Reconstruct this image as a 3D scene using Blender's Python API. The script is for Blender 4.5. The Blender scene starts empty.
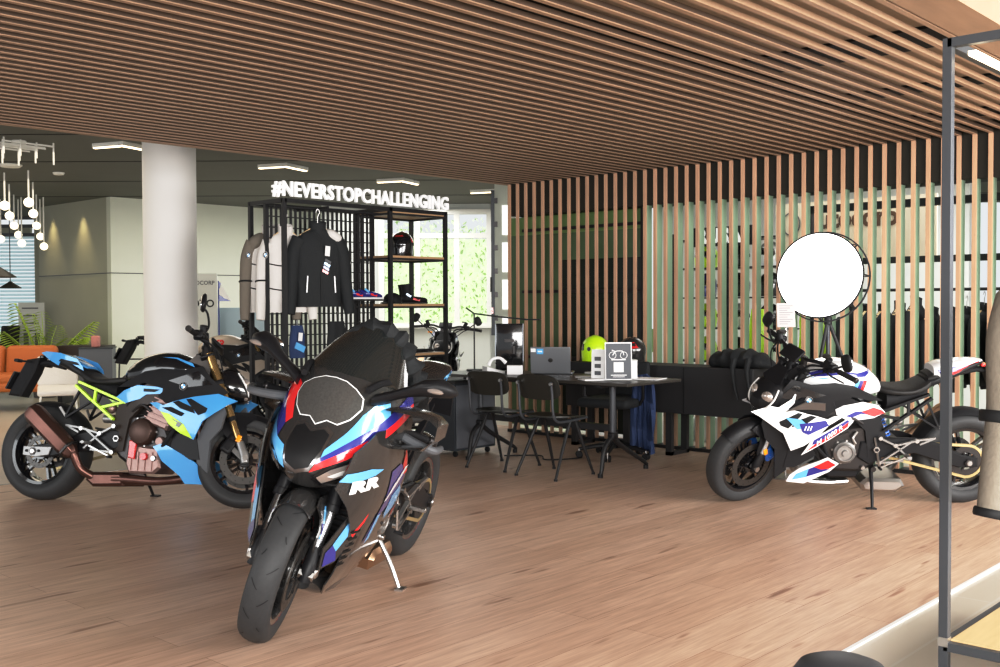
import bpy, bmesh, math, random
from mathutils import Vector, Matrix, Euler
random.seed(7)
PI = math.pi
COL = bpy.context.scene.collection
V = Vector

# ---------------------------------------------------------------- materials
MATS = {}
def mat(name, col, rough=.5, metal=0., coat=0., noise=0., nscale=20., emit=0., ecol=None, trans=0., alpha=1., bump=0., spec=.5, ior=1.45, stretch=None):
    if name in MATS: return MATS[name]
    m = bpy.data.materials.new(name); m.use_nodes = True
    nt = m.node_tree; b = nt.nodes['Principled BSDF']
    def s(k, v):
        if k in b.inputs: b.inputs[k].default_value = v
    c = (*col, 1)
    s('Base Color', c); s('Roughness', rough); s('Metallic', metal); s('Coat Weight', coat); s('Coat Roughness', .04)
    s('Specular IOR Level', spec); s('IOR', ior); s('Transmission Weight', trans); s('Alpha', alpha)
    if emit: s('Emission Color', (*(ecol or col), 1)); s('Emission Strength', emit)
    tc = nt.nodes.new('ShaderNodeTexCoord'); mp = nt.nodes.new('ShaderNodeMapping'); n = nt.nodes.new('ShaderNodeTexNoise')
    nt.links.new(tc.outputs['Object'], mp.inputs[0]); nt.links.new(mp.outputs[0], n.inputs['Vector'])
    if stretch: mp.inputs['Scale'].default_value = stretch
    n.inputs['Scale'].default_value = nscale; n.inputs['Detail'].default_value = 3
    if noise:
        mx = nt.nodes.new('ShaderNodeMix'); mx.data_type = 'RGBA'
        mx.inputs[6].default_value = tuple(max(0, x*(1-noise)) for x in col)+(1,)
        mx.inputs[7].default_value = tuple(min(1, x*(1+noise)) for x in col)+(1,)
        nt.links.new(n.outputs['Fac'], mx.inputs[0]); nt.links.new(mx.outputs[2], b.inputs['Base Color'])
    else:
        mr = nt.nodes.new('ShaderNodeMapRange'); mr.inputs[3].default_value = max(0, rough-.03); mr.inputs[4].default_value = min(1, rough+.03)
        nt.links.new(n.outputs['Fac'], mr.inputs[0]); nt.links.new(mr.outputs[0], b.inputs['Roughness'])
    if bump:
        bp = nt.nodes.new('ShaderNodeBump'); bp.inputs['Strength'].default_value = bump; bp.inputs['Distance'].default_value = .01
        nt.links.new(n.outputs['Fac'], bp.inputs['Height']); nt.links.new(bp.outputs[0], b.inputs['Normal'])
    MATS[name] = m
    return m

def M(n): return MATS[n]
mat('black_gloss', (.012, .012, .014), .12, coat=1)
mat('black_satin', (.014, .014, .016), .42, spec=.35)
mat('black_matte', (.016, .016, .018), .65, noise=.2, spec=.3)
mat('seat_vinyl', (.02, .019, .019), .55, bump=.15, nscale=300)
mat('carbon_light', (.075, .073, .07), .22, coat=1, noise=.3, nscale=120)
mat('carbon', (.035, .034, .034), .18, coat=1, noise=.25, nscale=90)
mat('dark_metal', (.07, .065, .065), .35, metal=.7)
mat('frame_brown', (.045, .033, .027), .4)
mat('bronze_cover', (.09, .055, .045), .35, metal=.6)
mat('steel', (.5, .49, .48), .34, metal=1)
mat('disc_steel', (.13, .125, .12), .42, metal=.9)
mat('alu', (.34, .335, .33), .42, metal=.85, noise=.1, nscale=40)
mat('alu_pink', (.32, .22, .2), .38, metal=.6, noise=.15, nscale=30)
mat('exhaust_brown', (.16, .085, .07), .33, metal=.8, noise=.25, nscale=12)
mat('titan', (.45, .30, .2), .3, metal=.9, noise=.3, nscale=8)
mat('gold_fork', (.62, .42, .19), .25, metal=.85)
mat('chain_gold', (.55, .45, .25), .4, metal=.7)
mat('rubber', (.045, .046, .048), .55, noise=.15, nscale=60, spec=.4)
mat('groove', (.006, .006, .007), .6)
mat('bmw_blue', (.10, .40, .80), .18, coat=1)
mat('lime', (.55, .88, .03), .3, coat=.5)
mat('white_paint', (.86, .87, .88), .2, coat=1)
mat('lightblue', (.16, .47, .82), .2, coat=1)
mat('navy', (.035, .035, .24), .2, coat=1)
mat('red', (.75, .03, .035), .2, coat=1)
mat('blue_caliper', (.03, .16, .6), .3, coat=.5)
mat('beige_paint', (.52, .44, .36), .3, coat=.7)
mat('lens', (.55, .5, .47), .05, metal=.6)
mat('lens_amber', (.95, .35, .02), .2, coat=1, emit=.15)
mat('lens_red', (.6, .02, .02), .15, coat=1)
mat('mirror_glass', (.75, .77, .8), .05, metal=1)
mat('screen_tint', (.03, .035, .035), .14, coat=1, trans=.35, spec=.8)
mat('grey_panel', (.11, .115, .125), .5)
mat('white_text', (.92, .92, .92), .4, emit=.3)  # light falling on the letters put in as a faint glow
mat('plain_white', (.85, .85, .84), .5)
mat('chrome_dark', (.25, .25, .26), .2, metal=.9)

# ---------------------------------------------------------------- mesh builder
class MB:
    def __init__(s): s.v = []; s.f = []; s.m = []; s.mats = []
    def mi(s, m):
        m = M(m) if isinstance(m, str) else m
        if m not in s.mats: s.mats.append(m)
        return s.mats.index(m)
    def add(s, vs, fs, m):
        o = len(s.v); s.v += [V(p) for p in vs]; k = s.mi(m)
        for f in fs: s.f.append([i+o for i in f]); s.m.append(k)
        return o
    def mark(s): return len(s.v)
    def xf(s, mt, a=0):
        for i in range(a, len(s.v)): s.v[i] = mt @ s.v[i]
        return s
    def box(s, c, d, m, rot=None):
        x, y, z = d[0]/2, d[1]/2, d[2]/2
        R = rot.to_matrix() if isinstance(rot, Euler) else (rot or Matrix.Identity(3))
        vs = [V(c)+R@V((a*x, b*y, e*z)) for a in (-1, 1) for b in (-1, 1) for e in (-1, 1)]
        s.add(vs, [(0,1,3,2),(4,6,7,5),(0,4,5,1),(2,3,7,6),(0,2,6,4),(1,5,7,3)], m); return s
    def cbox(s, lo, hi, m): return s.box([(a+b)/2 for a, b in zip(lo, hi)], [abs(b-a) for a, b in zip(lo, hi)], m)
    def rbox(s, c, d, m, r=.01, rot=None, n=3):
        # box with rounded vertical-section: superellipsoid-ish chamfered box
        x, y, z = d[0]/2, d[1]/2, d[2]/2; r = min(r, x*.98, y*.98, z*.98)
        R = rot.to_matrix() if isinstance(rot, Euler) else (rot or Matrix.Identity(3))
        ring = []
        for (cx, cy, a0) in ((x-r, y-r, 0), (-x+r, y-r, 90), (-x+r, -y+r, 180), (x-r, -y+r, 270)):
            for k in range(n+1):
                a = math.radians(a0+90*k/n); ring.append((cx, cy, math.cos(a), math.sin(a)))
        rings = []
        for k in range(n+1):
            b = PI/2*(k/n-1); rings.append([V((p[0]+r*math.cos(b)*p[2], p[1]+r*math.cos(b)*p[3], -z+r+r*math.sin(b))) for p in ring])
        for k in range(n+1):
            b = PI/2*(k/n); rings.append([V((p[0]+r*math.cos(b)*p[2], p[1]+r*math.cos(b)*p[3], z-r+r*math.sin(b))) for p in ring])
        rings = [[V(c)+R@p for p in rg] for rg in rings]
        return s.loft(rings, m)
    def loft(s, rings, m, cap=True, closed=True, flip=False):
        n = len(rings[0]); vs = [p for r in rings for p in r]; fs = []
        for i in range(len(rings)-1):
            for j in range(n if closed else n-1):
                a, b = i*n+j, i*n+(j+1) % n
                fs.append((a, b, b+n, a+n))
        if cap and closed:
            fs.append(tuple(range(n))[::-1]); fs.append(tuple((len(rings)-1)*n+j for j in range(n)))
        s.add(vs, fs, m); return s
    def tube(s, pts, r, m, n=8, smooth=0, sy=1.):
        pts = [V(p) for p in pts]
        if smooth: pts, rr = catmull(pts, smooth), None
        k = len(pts)
        if isinstance(r, (list, tuple)):
            rs = [lerpl(r, i/(k-1)) for i in range(k)]
        else: rs = [r]*k
        rings = []; up = None
        for i, p in enumerate(pts):
            t = (pts[min(i+1, k-1)]-pts[max(i-1, 0)])
            if t.length < 1e-9: t = V((0, 0, 1))
            t.normalize()
            if up is None:
                up = V((0, 0, 1)) if abs(t.z) < .9 else V((1, 0, 0))
            a = t.cross(up); a.normalize(); up = a.cross(t); up.normalize()
            rings.append([p+(a*math.cos(q)*sy+up*math.sin(q))*rs[i] for q in [2*PI*j/n+PI/n for j in range(n)]])
        return s.loft(rings, m)
    def bar(s, p0, p1, w, h, m, up=(0, 0, 1)):
        p0, p1 = V(p0), V(p1); t = (p1-p0).normalized(); u = V(up)
        if abs(t.dot(u)) > .98: u = V((1, 0, 0))
        a = t.cross(u).normalized(); b = a.cross(t)
        rg = lambda p: [p+a*w/2*i+b*h/2*j for i, j in ((-1,-1),(1,-1),(1,1),(-1,1))]
        return s.loft([rg(p0), rg(p1)], m)
    def lathe(s, prof, o, ax, m, n=24, closed=False):
        # prof: (radius, along)
        ax = V(ax).normalized(); u = V((0, 0, 1)) if abs(ax.z) < .9 else V((1, 0, 0))
        a = ax.cross(u).normalized(); b = ax.cross(a); o = V(o)
        vs = []; fs = []; k = len(prof)
        for j in range(n):
            q = 2*PI*j/n; d = a*math.cos(q)+b*math.sin(q)
            for (r, t) in prof: vs.append(o+d*r+ax*t)
        for j in range(n):
            j2 = (j+1) % n
            for i in range(k if closed else k-1):
                i2 = (i+1) % k
                fs.append((j*k+i, j2*k+i, j2*k+i2, j*k+i2))
        if not closed:
            if prof[0][0] > 1e-6: fs.append(tuple(j*k for j in range(n)))
            if prof[-1][0] > 1e-6: fs.append(tuple(j*k+k-1 for j in range(n))[::-1])
        s.add(vs, fs, m); return s
    def cyl(s, p0, p1, r, m, n=16, ch=0):
        p0, p1 = V(p0), V(p1); L = (p1-p0).length
        pr = [(r, 0), (r, L)] if not ch else [(r-ch, 0), (r, ch), (r, L-ch), (r-ch, L)]
        return s.lathe(pr, p0, p1-p0, m, n)
    def ell(s, c, r, m, rot=None, nu=16, nv=10, p=1.):
        R = rot.to_matrix() if isinstance(rot, Euler) else (rot or Matrix.Identity(3))
        sg = lambda x: math.copysign(abs(x)**p, x)
        rings = []
        for i in range(1, nv):
            a = PI*i/nv-PI/2
            rings.append([V(c)+R@V((r[0]*sg(math.cos(a))*sg(math.cos(q)), r[1]*sg(math.cos(a))*sg(math.sin(q)), r[2]*sg(math.sin(a)))) for q in [2*PI*j/nu for j in range(nu)]])
        o = s.mark(); s.loft(rings, m, cap=False)
        k = s.mi(m); n = len(s.v)
        s.v += [V(c)+R@V((0, 0, -r[2])), V(c)+R@V((0, 0, r[2]))]
        for j in range(nu):
            s.f.append([n, o+(j+1) % nu, o+j]); s.m.append(k)
            q = o+(nv-2)*nu; s.f.append([n+1, q+j, q+(j+1) % nu]); s.m.append(k)
        return s
    def prism(s, poly, y0, y1, m, ch=.004, fn=None):
        # polygon in (x,z) extruded along y, edges chamfered towards the centroid
        P = [V((a, b)) for a, b in poly]; n = len(P)
        area = sum(P[i].x*P[(i+1) % n].y-P[(i+1) % n].x*P[i].y for i in range(n))
        if area < 0: P.reverse()
        ins = []
        for i in range(n):
            e0 = (P[i]-P[i-1]).normalized(); e1 = (P[(i+1) % n]-P[i]).normalized()
            n0 = V((-e0.y, e0.x)); n1 = V((-e1.y, e1.x)); b = n0+n1
            b = b/max(.35, b.length_squared/2) if b.length > 1e-6 else n0
            ins.append(P[i]+b*ch)
        sg = 1 if y1 > y0 else -1; c = min(ch, abs(y1-y0)*.45)*sg
        fn = fn or (lambda a, b, y: (a, y, b))
        rings = [[V(fn(p.x, p.y, y)) for p in Q] for Q, y in ((ins, y0), (P, y0+c), (P, y1-c), (ins, y1))]
        return s.loft(rings, m)
    def patch(s, poly, S, m, step=.04, off=0., thick=0.):
        # polygon in (u,v) laid on surface S(u,v)
        bm = bmesh.new()
        try: f = bm.faces.new([bm.verts.new((a, b, 0)) for a, b in poly])
        except ValueError: bm.free(); return s
        us = [p[0] for p in poly]; vs_ = [p[1] for p in poly]
        for ax, lo, hi in ((0, min(us), max(us)), (1, min(vs_), max(vs_))):
            k = int(lo/step)-1
            while k*step < hi:
                c = k*step; k += 1
                if c <= lo+1e-5: continue
                co = V((0, 0, 0)); co[ax] = c; no = V((0, 0, 0)); no[ax] = 1
                bmesh.ops.bisect_plane(bm, geom=bm.verts[:]+bm.edges[:]+bm.faces[:], plane_co=co, plane_no=no, dist=1e-6)
        bmesh.ops.triangulate(bm, faces=bm.faces[:])
        e = 1e-3
        def nrm(u, v):
            a = V(S(u+e, v))-V(S(u-e, v)); b = V(S(u, v+e))-V(S(u, v-e)); q = a.cross(b)
            return -q.normalized() if q.length > 1e-12 else V((0, 0, 1))
        pos = {v: (v.co.x, v.co.y) for v in bm.verts}
        nn = {v: nrm(*pos[v]) for v in bm.verts}
        for v in bm.verts: v.co = V(S(*pos[v]))+nn[v]*off
        bm.verts.index_update()
        vs = [v.co.copy() for v in bm.verts]; fs = [[v.index for v in f.verts] for f in bm.faces]
        if thick:
            n = len(vs); vs2 = [v.co-nn[v]*thick for v in bm.verts]
            fs2 = [[i+n for i in f][::-1] for f in fs]
            ed = [(e_.verts[0].index, e_.verts[1].index) for e_ in bm.edges if len(e_.link_faces) == 1]
            fs = fs+fs2+[[a, b, b+n, a+n] for a, b in ed]; vs = vs+vs2
        bm.free(); s.add(vs, fs, m); return s
    def glyph(s, txt, fn, m, size=1., bold=0., depth=0., spacing=1., align='CENTER'):
        vs, fs = glyphs(txt, size, bold, spacing, align, depth)
        s.add([fn(*p) for p in vs], fs, m); return s
    def build(s, name, parent=None, m=None, smooth=35, bevel=0., recalc=True):
        me = bpy.data.meshes.new(name)
        me.from_pydata([tuple(p) for p in s.v], [], s.f)
        for q in s.mats: me.materials.append(q)
        for p, k in zip(me.polygons, s.m): p.material_index = k
        bm = bmesh.new(); bm.from_mesh(me)
        if recalc: bmesh.ops.recalc_face_normals(bm, faces=bm.faces[:])
        if smooth:
            a = math.radians(smooth)
            for f in bm.faces: f.smooth = True
            for e in bm.edges:
                e.smooth = len(e.link_faces) == 2 and e.calc_face_angle(0) < a
        bm.to_mesh(me); bm.free()
        o = bpy.data.objects.new(name, me); COL.objects.link(o)
        if parent: o.parent = parent
        if bevel:
            b = o.modifiers.new('bevel', 'BEVEL'); b.width = bevel; b.segments = 2; b.limit_method = 'ANGLE'; b.angle_limit = math.radians(40)
        return o

def glyphs(txt, size, bold, spacing=1., align='CENTER', depth=0.):
    cu = bpy.data.curves.new('t', 'FONT'); cu.body = txt; cu.size = size; cu.align_x = align; cu.align_y = 'CENTER'
    cu.offset = bold; cu.space_character = spacing; cu.extrude = depth; cu.resolution_u = 3
    o = bpy.data.objects.new('t', cu); COL.objects.link(o)
    dg = bpy.context.evaluated_depsgraph_get(); me = bpy.data.meshes.new_from_object(o.evaluated_get(dg))
    vs = [tuple(v.co) for v in me.vertices]; fs = [list(p.vertices) for p in me.polygons]
    bpy.data.objects.remove(o); bpy.data.meshes.remove(me); bpy.data.curves.remove(cu)
    return vs, fs
def lerpl(l, t):
    x = t*(len(l)-1); i = min(int(x), len(l)-2); return l[i]+(l[i+1]-l[i])*(x-i)
def interp(xs, ys, x):
    if x <= xs[0]: return ys[0]
    for i in range(len(xs)-1):
        if x <= xs[i+1]:
            t = (x-xs[i])/(xs[i+1]-xs[i]); return ys[i]+(ys[i+1]-ys[i])*t
    return ys[-1]
def sinterp(xs, ys, x):
    if x <= xs[0]: return ys[0]
    n = len(xs)
    for i in range(n-1):
        if x <= xs[i+1]:
            h = xs[i+1]-xs[i]; t = (x-xs[i])/h
            m0 = (ys[i+1]-ys[i-1])/(xs[i+1]-xs[i-1])*h if i > 0 else (ys[i+1]-ys[i])
            m1 = (ys[i+2]-ys[i])/(xs[i+2]-xs[i])*h if i < n-2 else (ys[i+1]-ys[i])
            return (2*t**3-3*t*t+1)*ys[i]+(t**3-2*t*t+t)*m0+(-2*t**3+3*t*t)*ys[i+1]+(t**3-t*t)*m1
    return ys[-1]
def catmull(p, k):
    out = []
    for i in range(len(p)-1):
        a, b, c, d = p[max(i-1, 0)], p[i], p[i+1], p[min(i+2, len(p)-1)]
        for j in range(k):
            t = j/k; out.append(.5*((2*b)+(c-a)*t+(2*a-5*b+4*c-d)*t*t+(3*b-a-3*c+d)*t**3))
    return out+[p[-1]]
def empty(name, loc, rz=0., label=None, cat=None, group=None, rot=None):
    o = bpy.data.objects.new(name, None); COL.objects.link(o); o.location = loc
    o.rotation_euler = rot or (0, 0, rz); o.empty_display_size = .1
    if label: tag(o, label, cat, group)
    return o
def tag(o, label, cat, group=None, kind=None):
    if label: o['label'] = label
    if cat: o['category'] = cat
    if group: o['group'] = group
    if kind: o['kind'] = kind
    return o
def copy_tree(o, parent=None):
    c = o.copy(); COL.objects.link(c)
    if parent: c.parent = parent
    for ch in list(o.children): copy_tree(ch, c)
    return c
def struct(mb, name, parent=None, **k):
    o = mb.build(name, parent, **k)
    if not parent: o['kind'] = 'structure'
    return o
def roundel(mb, c, nrm, r, up=(0, 0, 1)):
    # blue and white quartered badge with a dark ring
    c = V(c); n = V(nrm).normalized(); u = V(up); a = u.cross(n).normalized(); b = n.cross(a)
    def disc(r0, q0, q1, off, m, k=8, r1=0.):
        pts = [c+n*off+(a*math.cos(q)+b*math.sin(q))*r0 for q in [q0+(q1-q0)*i/k for i in range(k+1)]]
        mb.add([c+n*off]+pts, [(0, i, i+1) for i in range(1, k+1)], m)
    disc(r, 0, 2*PI, .002, 'black_gloss', 20); disc(r*.6, 0, 2*PI, .003, 'white_text', 20)
    disc(r*.57, 0, PI/2, .004, 'lightblue', 6); disc(r*.57, PI, 1.5*PI, .004, 'lightblue', 6)
    # ring outline
    pts = []
    for i in range(20):
        q = 2*PI*i/20; d = a*math.cos(q)+b*math.sin(q); pts += [c+n*.004+d*r, c+n*.004+d*r*.93]
    mb.add(pts, [(2*i, (2*i+2) % 40, (2*i+3) % 40, 2*i+1) for i in range(20)], 'steel')
# ---------------------------------------------------------------- motorcycles (x forward, y left, z up, origin at rear tyre contact)
WB = 1.457
def steer_m(deg):
    ax = V((-.415, 0, .91)).normalized(); p = V((WB-.035, 0, .30))
    return Matrix.Translation(p) @ Matrix.Rotation(math.radians(deg), 4, ax) @ Matrix.Translation(-p)
ID = Matrix.Identity(4)
def tyre_prof(R, W):
    pr = [(.214, -.36*W), (.222, -.42*W), (.245, -.475*W), (.262, -.5*W)]
    n = 9
    for i in range(1, n):
        q = -PI/2+PI*i/n; pr.append((.262+(R-.262)*math.cos(q)**.85, .5*W*math.sin(q)))
    pr += [(.262, .5*W), (.245, .475*W), (.222, .42*W), (.214, .36*W)]
    return pr
def wheel(root, name, cx, R, W, mx, rimcol, spokes=5, disc=(.16, .065), two=True, accent=None, grooves=False, redline=False):
    c = V((cx, 0, R)); mb = MB()
    w = W*.37
    mb.lathe([(.190, -w*.72), (.198, -w), (.218, -w*1.06), (.221, -w*.98), (.205, -w*.8), (.196, 0), (.205, w*.8), (.221, w*.98), (.218, w*1.06), (.198, w), (.190, w*.72), (.186, 0)], c, (0, 1, 0), rimcol, 40, closed=True)
    mb.lathe([(.018, -w*1.1), (.042, -w*1.1), (.048, -w*.6), (.040, 0), (.048, w*.6), (.042, w*1.1), (.018, w*1.1)], c, (0, 1, 0), rimcol, 20, closed=True)
    for k in range(spokes):
        for d in (-1, 1):
            q0 = 2*PI*k/spokes+d*.28; q1 = 2*PI*k/spokes+d*.13
            p0 = c+V((math.cos(q0)*.04, 0, math.sin(q0)*.04)); p1 = c+V((math.cos(q1)*.195, 0, math.sin(q1)*.195))
            mb.bar(p0, p1, .017, .03, rimcol, up=(0, 1, 0))
    if accent:
        for sd in (-1, 1):
            mb.lathe([(.2185, sd*w*1.07), (.2225, sd*w*1.07), (.2225, sd*w*1.0), (.2185, sd*w*1.0)], c, (0, 1, 0), accent, 40, closed=True)
    mb.xf(mx); o = mb.build(name, root)
    t = MB(); t.lathe(tyre_prof(R, W), c, (0, 1, 0), 'rubber', 56, closed=True)
    if grooves:
        g = t
        for k in range(30):
            q = 2*PI*k/30; sd = 1 if k % 2 else -1
            def P3(dq, yy):
                s_ = yy/(.5*W); r = .262+(R-.262)*math.cos(math.asin(max(-.99, min(.99, s_))))**.85+.0012
                return c+V((math.cos(q+dq)*r, yy, math.sin(q+dq)*r))
            pts = [(0, .008), (.035, .020), (.075, .031), (.12, .041)] if k % 4 < 2 else [(0, .036), (.04, .029), (.085, .024)]
            for i in range(len(pts)-1):
                (a, b), (a2, b2) = pts[i], pts[i+1]; h = .0022
                t.add([P3(a, sd*b-h), P3(a, sd*b+h), P3(a2, sd*b2+h), P3(a2, sd*b2-h)], [(0, 1, 2, 3)], 'groove')
    t.xf(mx); t.build('tyre', o, recalc=False, smooth=50)
    for sd in ((-1, 1) if two else (1,)):
        d = MB(); y = sd*disc[1]
        d.lathe([(disc[0]*.72, y-.0025), (disc[0], y-.0025), (disc[0], y+.0025), (disc[0]*.72, y+.0025)], c, (0, 1, 0), 'disc_steel', 36, closed=True)
        d.lathe([(.03, y-.004), (.052, y-.004), (.052, y+.004), (.03, y+.004)], c, (0, 1, 0), rimcol, 20, closed=True)
        for k in range(6):
            q = 2*PI*k/6; d.bar(c+V((math.cos(q)*.05, y, math.sin(q)*.05)), c+V((math.cos(q+.12)*disc[0]*.74, y, math.sin(q+.12)*disc[0]*.74)), .004, .016, rimcol, up=(0, 1, 0))
        for k in range(20):
            q = 2*PI*k/20; rr = disc[0]*(.82 if k % 2 else .92)
            for e in (-1, 1): d.lathe([(0, 0), (.004, 0)], c+V((math.cos(q)*rr, y+e*.0028, math.sin(q)*rr)), (0, e, 0), 'groove', 6)
        d.xf(mx); d.build('brake_disc', o)
    return o

def ring_sec(x, zb, zt, w, n=20, p=2.4, zc=None):
    # superellipse section in the yz plane
    zc = (zb+zt)/2; h = (zt-zb)/2; out = []
    for i in range(n):
        q = 2*PI*i/n; cs, sn = math.cos(q), math.sin(q)
        out.append(V((x, math.copysign(abs(cs)**(2/p), cs)*w, zc+math.copysign(abs(sn)**(2/p), sn)*h)))
    return out
def shell(mb, st, m, n=22, p=2.4, sub=3):
    # st: (x, zbottom, ztop, halfwidth) stations, spline interpolated
    st = sorted(st); xs = [s_[0] for s_ in st]; rings = []
    k = (len(st)-1)*sub
    for i in range(k+1):
        a = i/sub; j = min(int(a), len(st)-2); x = xs[j]+(xs[j+1]-xs[j])*(a-j)
        rings.append(ring_sec(x, *[sinterp(xs, [q[c] for q in st], x) for c in (1, 2, 3)], n, p))
    mb.loft(rings, m)
def shell_S(st, side, p=2.4):
    st = sorted(st); xs = [s_[0] for s_ in st]
    def S(x, z):
        zb, zt, w = [sinterp(xs, [q[c] for q in st], x) for c in (1, 2, 3)]
        t = min(.995, abs((z-(zb+zt)/2)/((zt-zb)/2)))
        return (x, side*w*(1-t**p)**(1/p), z)
    return S

def chain_drive(root, col):
    for nm, cx, cz, r in (('rear_sprocket', 0, .32, .105),):
        mb = MB(); mb.lathe([(.06, .098), (r, .098), (r, .104), (.06, .104)], (cx, 0, cz), (0, 1, 0), 'dark_metal', 36, closed=True)
        for k in range(5):
            q = 2*PI*k/5; mb.bar((math.cos(q)*.03, .1, cz+math.sin(q)*.03), (math.cos(q)*.07, .1, cz+math.sin(q)*.07), .01, .02, 'dark_metal', up=(0, 1, 0))
        mb.build(nm, root)
    mb = MB(); path = []
    for i in range(13): q = PI/2+PI*i/12; path.append((math.cos(q)*.11, .32+math.sin(q)*.11))
    for i in range(7): q = -PI/2+PI*i/6; path.append((.60+math.cos(q)*.045, .415+math.sin(q)*.045))
    path.append(path[0])
    for i in range(len(path)-1):
        a, b = path[i], path[i+1]; mb.bar((a[0], .101, a[1]), (b[0], .101, b[1]), .018, .014, col, up=(0, 1, 0))
    mb.build('chain', root)

def engine(root, pal):
    e = MB()
    # crankcase
    case = [(.56, .50), (.62, .58), (.74, .585), (.86, .56), (.96, .52), (1.0, .42), (.97, .33), (.92, .26), (.70, .25), (.62, .30), (.56, .38)]
    e.prism(case, -.135, .135, pal['case'], ch=.025)
    sump = [(.70, .39), (.93, .37), (.945, .24), (.90, .20), (.72, .20), (.69, .26)]
    e.prism(sump, -.155, .10, pal['sump'], ch=.015)
    for k in range(4): e.cbox((.73+.05*k, -.163, .22), (.74+.05*k, -.15, .34), pal['sump'])
    # cylinder block leaning forward
    cyl = [(.80, .54), (.97, .48), (1.06, .66), (.90, .73)]
    e.prism(cyl, -.165, .165, pal['head'], ch=.012)
    for k in range(5):
        t = .15+k*.16; a = (.80+.10*t-.004, .54+.19*t); b = (.97+.09*t+.01, .48+.18*t)
        e.prism([(a[0], a[1]), (b[0], b[1]), (b[0]+.003, b[1]+.008), (a[0]+.003, a[1]+.008)], -.172, .172, pal['head'], ch=.001)
    head = [(.885, .70), (1.07, .64), (1.10, .72), (1.05, .79), (.92, .79)]
    e.prism(head, -.175, .175, 'black_satin', ch=.02)
    o = e.build('engine', root)
    c = MB()   # right clutch cover
    cc = (.80, -.13, .47)
    c.lathe([(.0, .065), (.05, .065), (.078, .055), (.088, .04), (.092, 0)], cc, (0, -1, 0), pal['cover'], 30)
    c.lathe([(.0, .005), (.1, .005), (.103, 0)], cc, (0, -1, 0), pal['case'], 30)
    for k in range(9):
        q = 2*PI*k/9; c.cyl((cc[0]+math.cos(q)*.096, -.13, cc[2]+math.sin(q)*.096), (cc[0]+math.cos(q)*.096, -.145, cc[2]+math.sin(q)*.096), .007, 'steel', 8)
    c.lathe([(0, .03), (.025, .03), (.032, .02), (.032, 0)], (.93, -.135, .41), (0, -1, 0), pal['head'], 20)
    c.lathe([(0, .02), (.018, .02), (.022, 0)], (.62, -.14, .42), (0, -1, 0), 'steel', 16)
    c.lathe([(0, .022), (.009, .022), (.009, 0)], (.62, -.145, .42), (0, -1, 0), 'lens_red', 12)
    c.prism([(.72, .41), (.78, .42), (.77, .29), (.72, .30)], -.16, -.175, pal['accent'], ch=.006)
    c.lathe([(0, .02), (.022, .02), (.026, .0)], (.83, -.155, .31), (0, -1, 0), pal['accent'], 14)
    c.lathe([(0, .02), (.016, .02), (.02, .0)], (.90, -.15, .30), (0, -1, 0), 'steel', 14)
    c.build('clutch_cover', o)
    c = MB()   # left alternator cover
    cc = (.83, .13, .40)
    c.lathe([(0, .062), (.02, .062), (.024, .05), (.045, .05), (.05, .058), (.056, .058), (.06, .05), (.074, .04), (.08, 0)], cc, (0, 1, 0), 'alu', 30)
    for k in range(8):
        q = 2*PI*k/8+.2; c.cyl((cc[0]+math.cos(q)*.078, .12, cc[2]+math.sin(q)*.078), (cc[0]+math.cos(q)*.078, .15, cc[2]+math.sin(q)*.078), .008, 'steel', 8)
    c.prism([(.60, .47), (.72, .47), (.74, .36), (.66, .31), (.58, .35)], .12, .15, 'black_satin', ch=.01)
    c.lathe([(0, .02), (.03, .02), (.036, 0)], (.90, .13, .52), (0, 1, 0), 'dark_metal', 18)
    c.tube([(.93, .15, .56), (.98, .17, .50), (.95, .16, .40), (.90, .15, .31)], .011, 'black_matte', 8, smooth=5)
    c.tube([(.75, .15, .54), (.78, .165, .50), (.76, .16, .46)], .009, 'steel', 8, smooth=4)
    c.lathe([(0, .02), (.013, .02), (.016, 0)], (.70, .14, .29), (0, 1, 0), 'steel', 14)
    c.build('alternator_cover', o)
    for sd in (-1, 1):
        h = MB()
        h.tube([(1.02, sd*.15, .60), (1.08, sd*.19, .54), (1.0, sd*.185, .42), (.94, sd*.15, .36)], .013, 'black_matte', 8, smooth=5)
        h.tube([(.86, sd*.17, .60), (.80, sd*.18, .64), (.72, sd*.16, .60)], .009, 'dark_metal', 8, smooth=5)
        h.tube([(.66, sd*.13, .60), (.69, sd*.155, .66), (.78, sd*.15, .70)], .008, 'black_matte', 8, smooth=5)
        h.build('coolant_hose', o)
    return o

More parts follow.
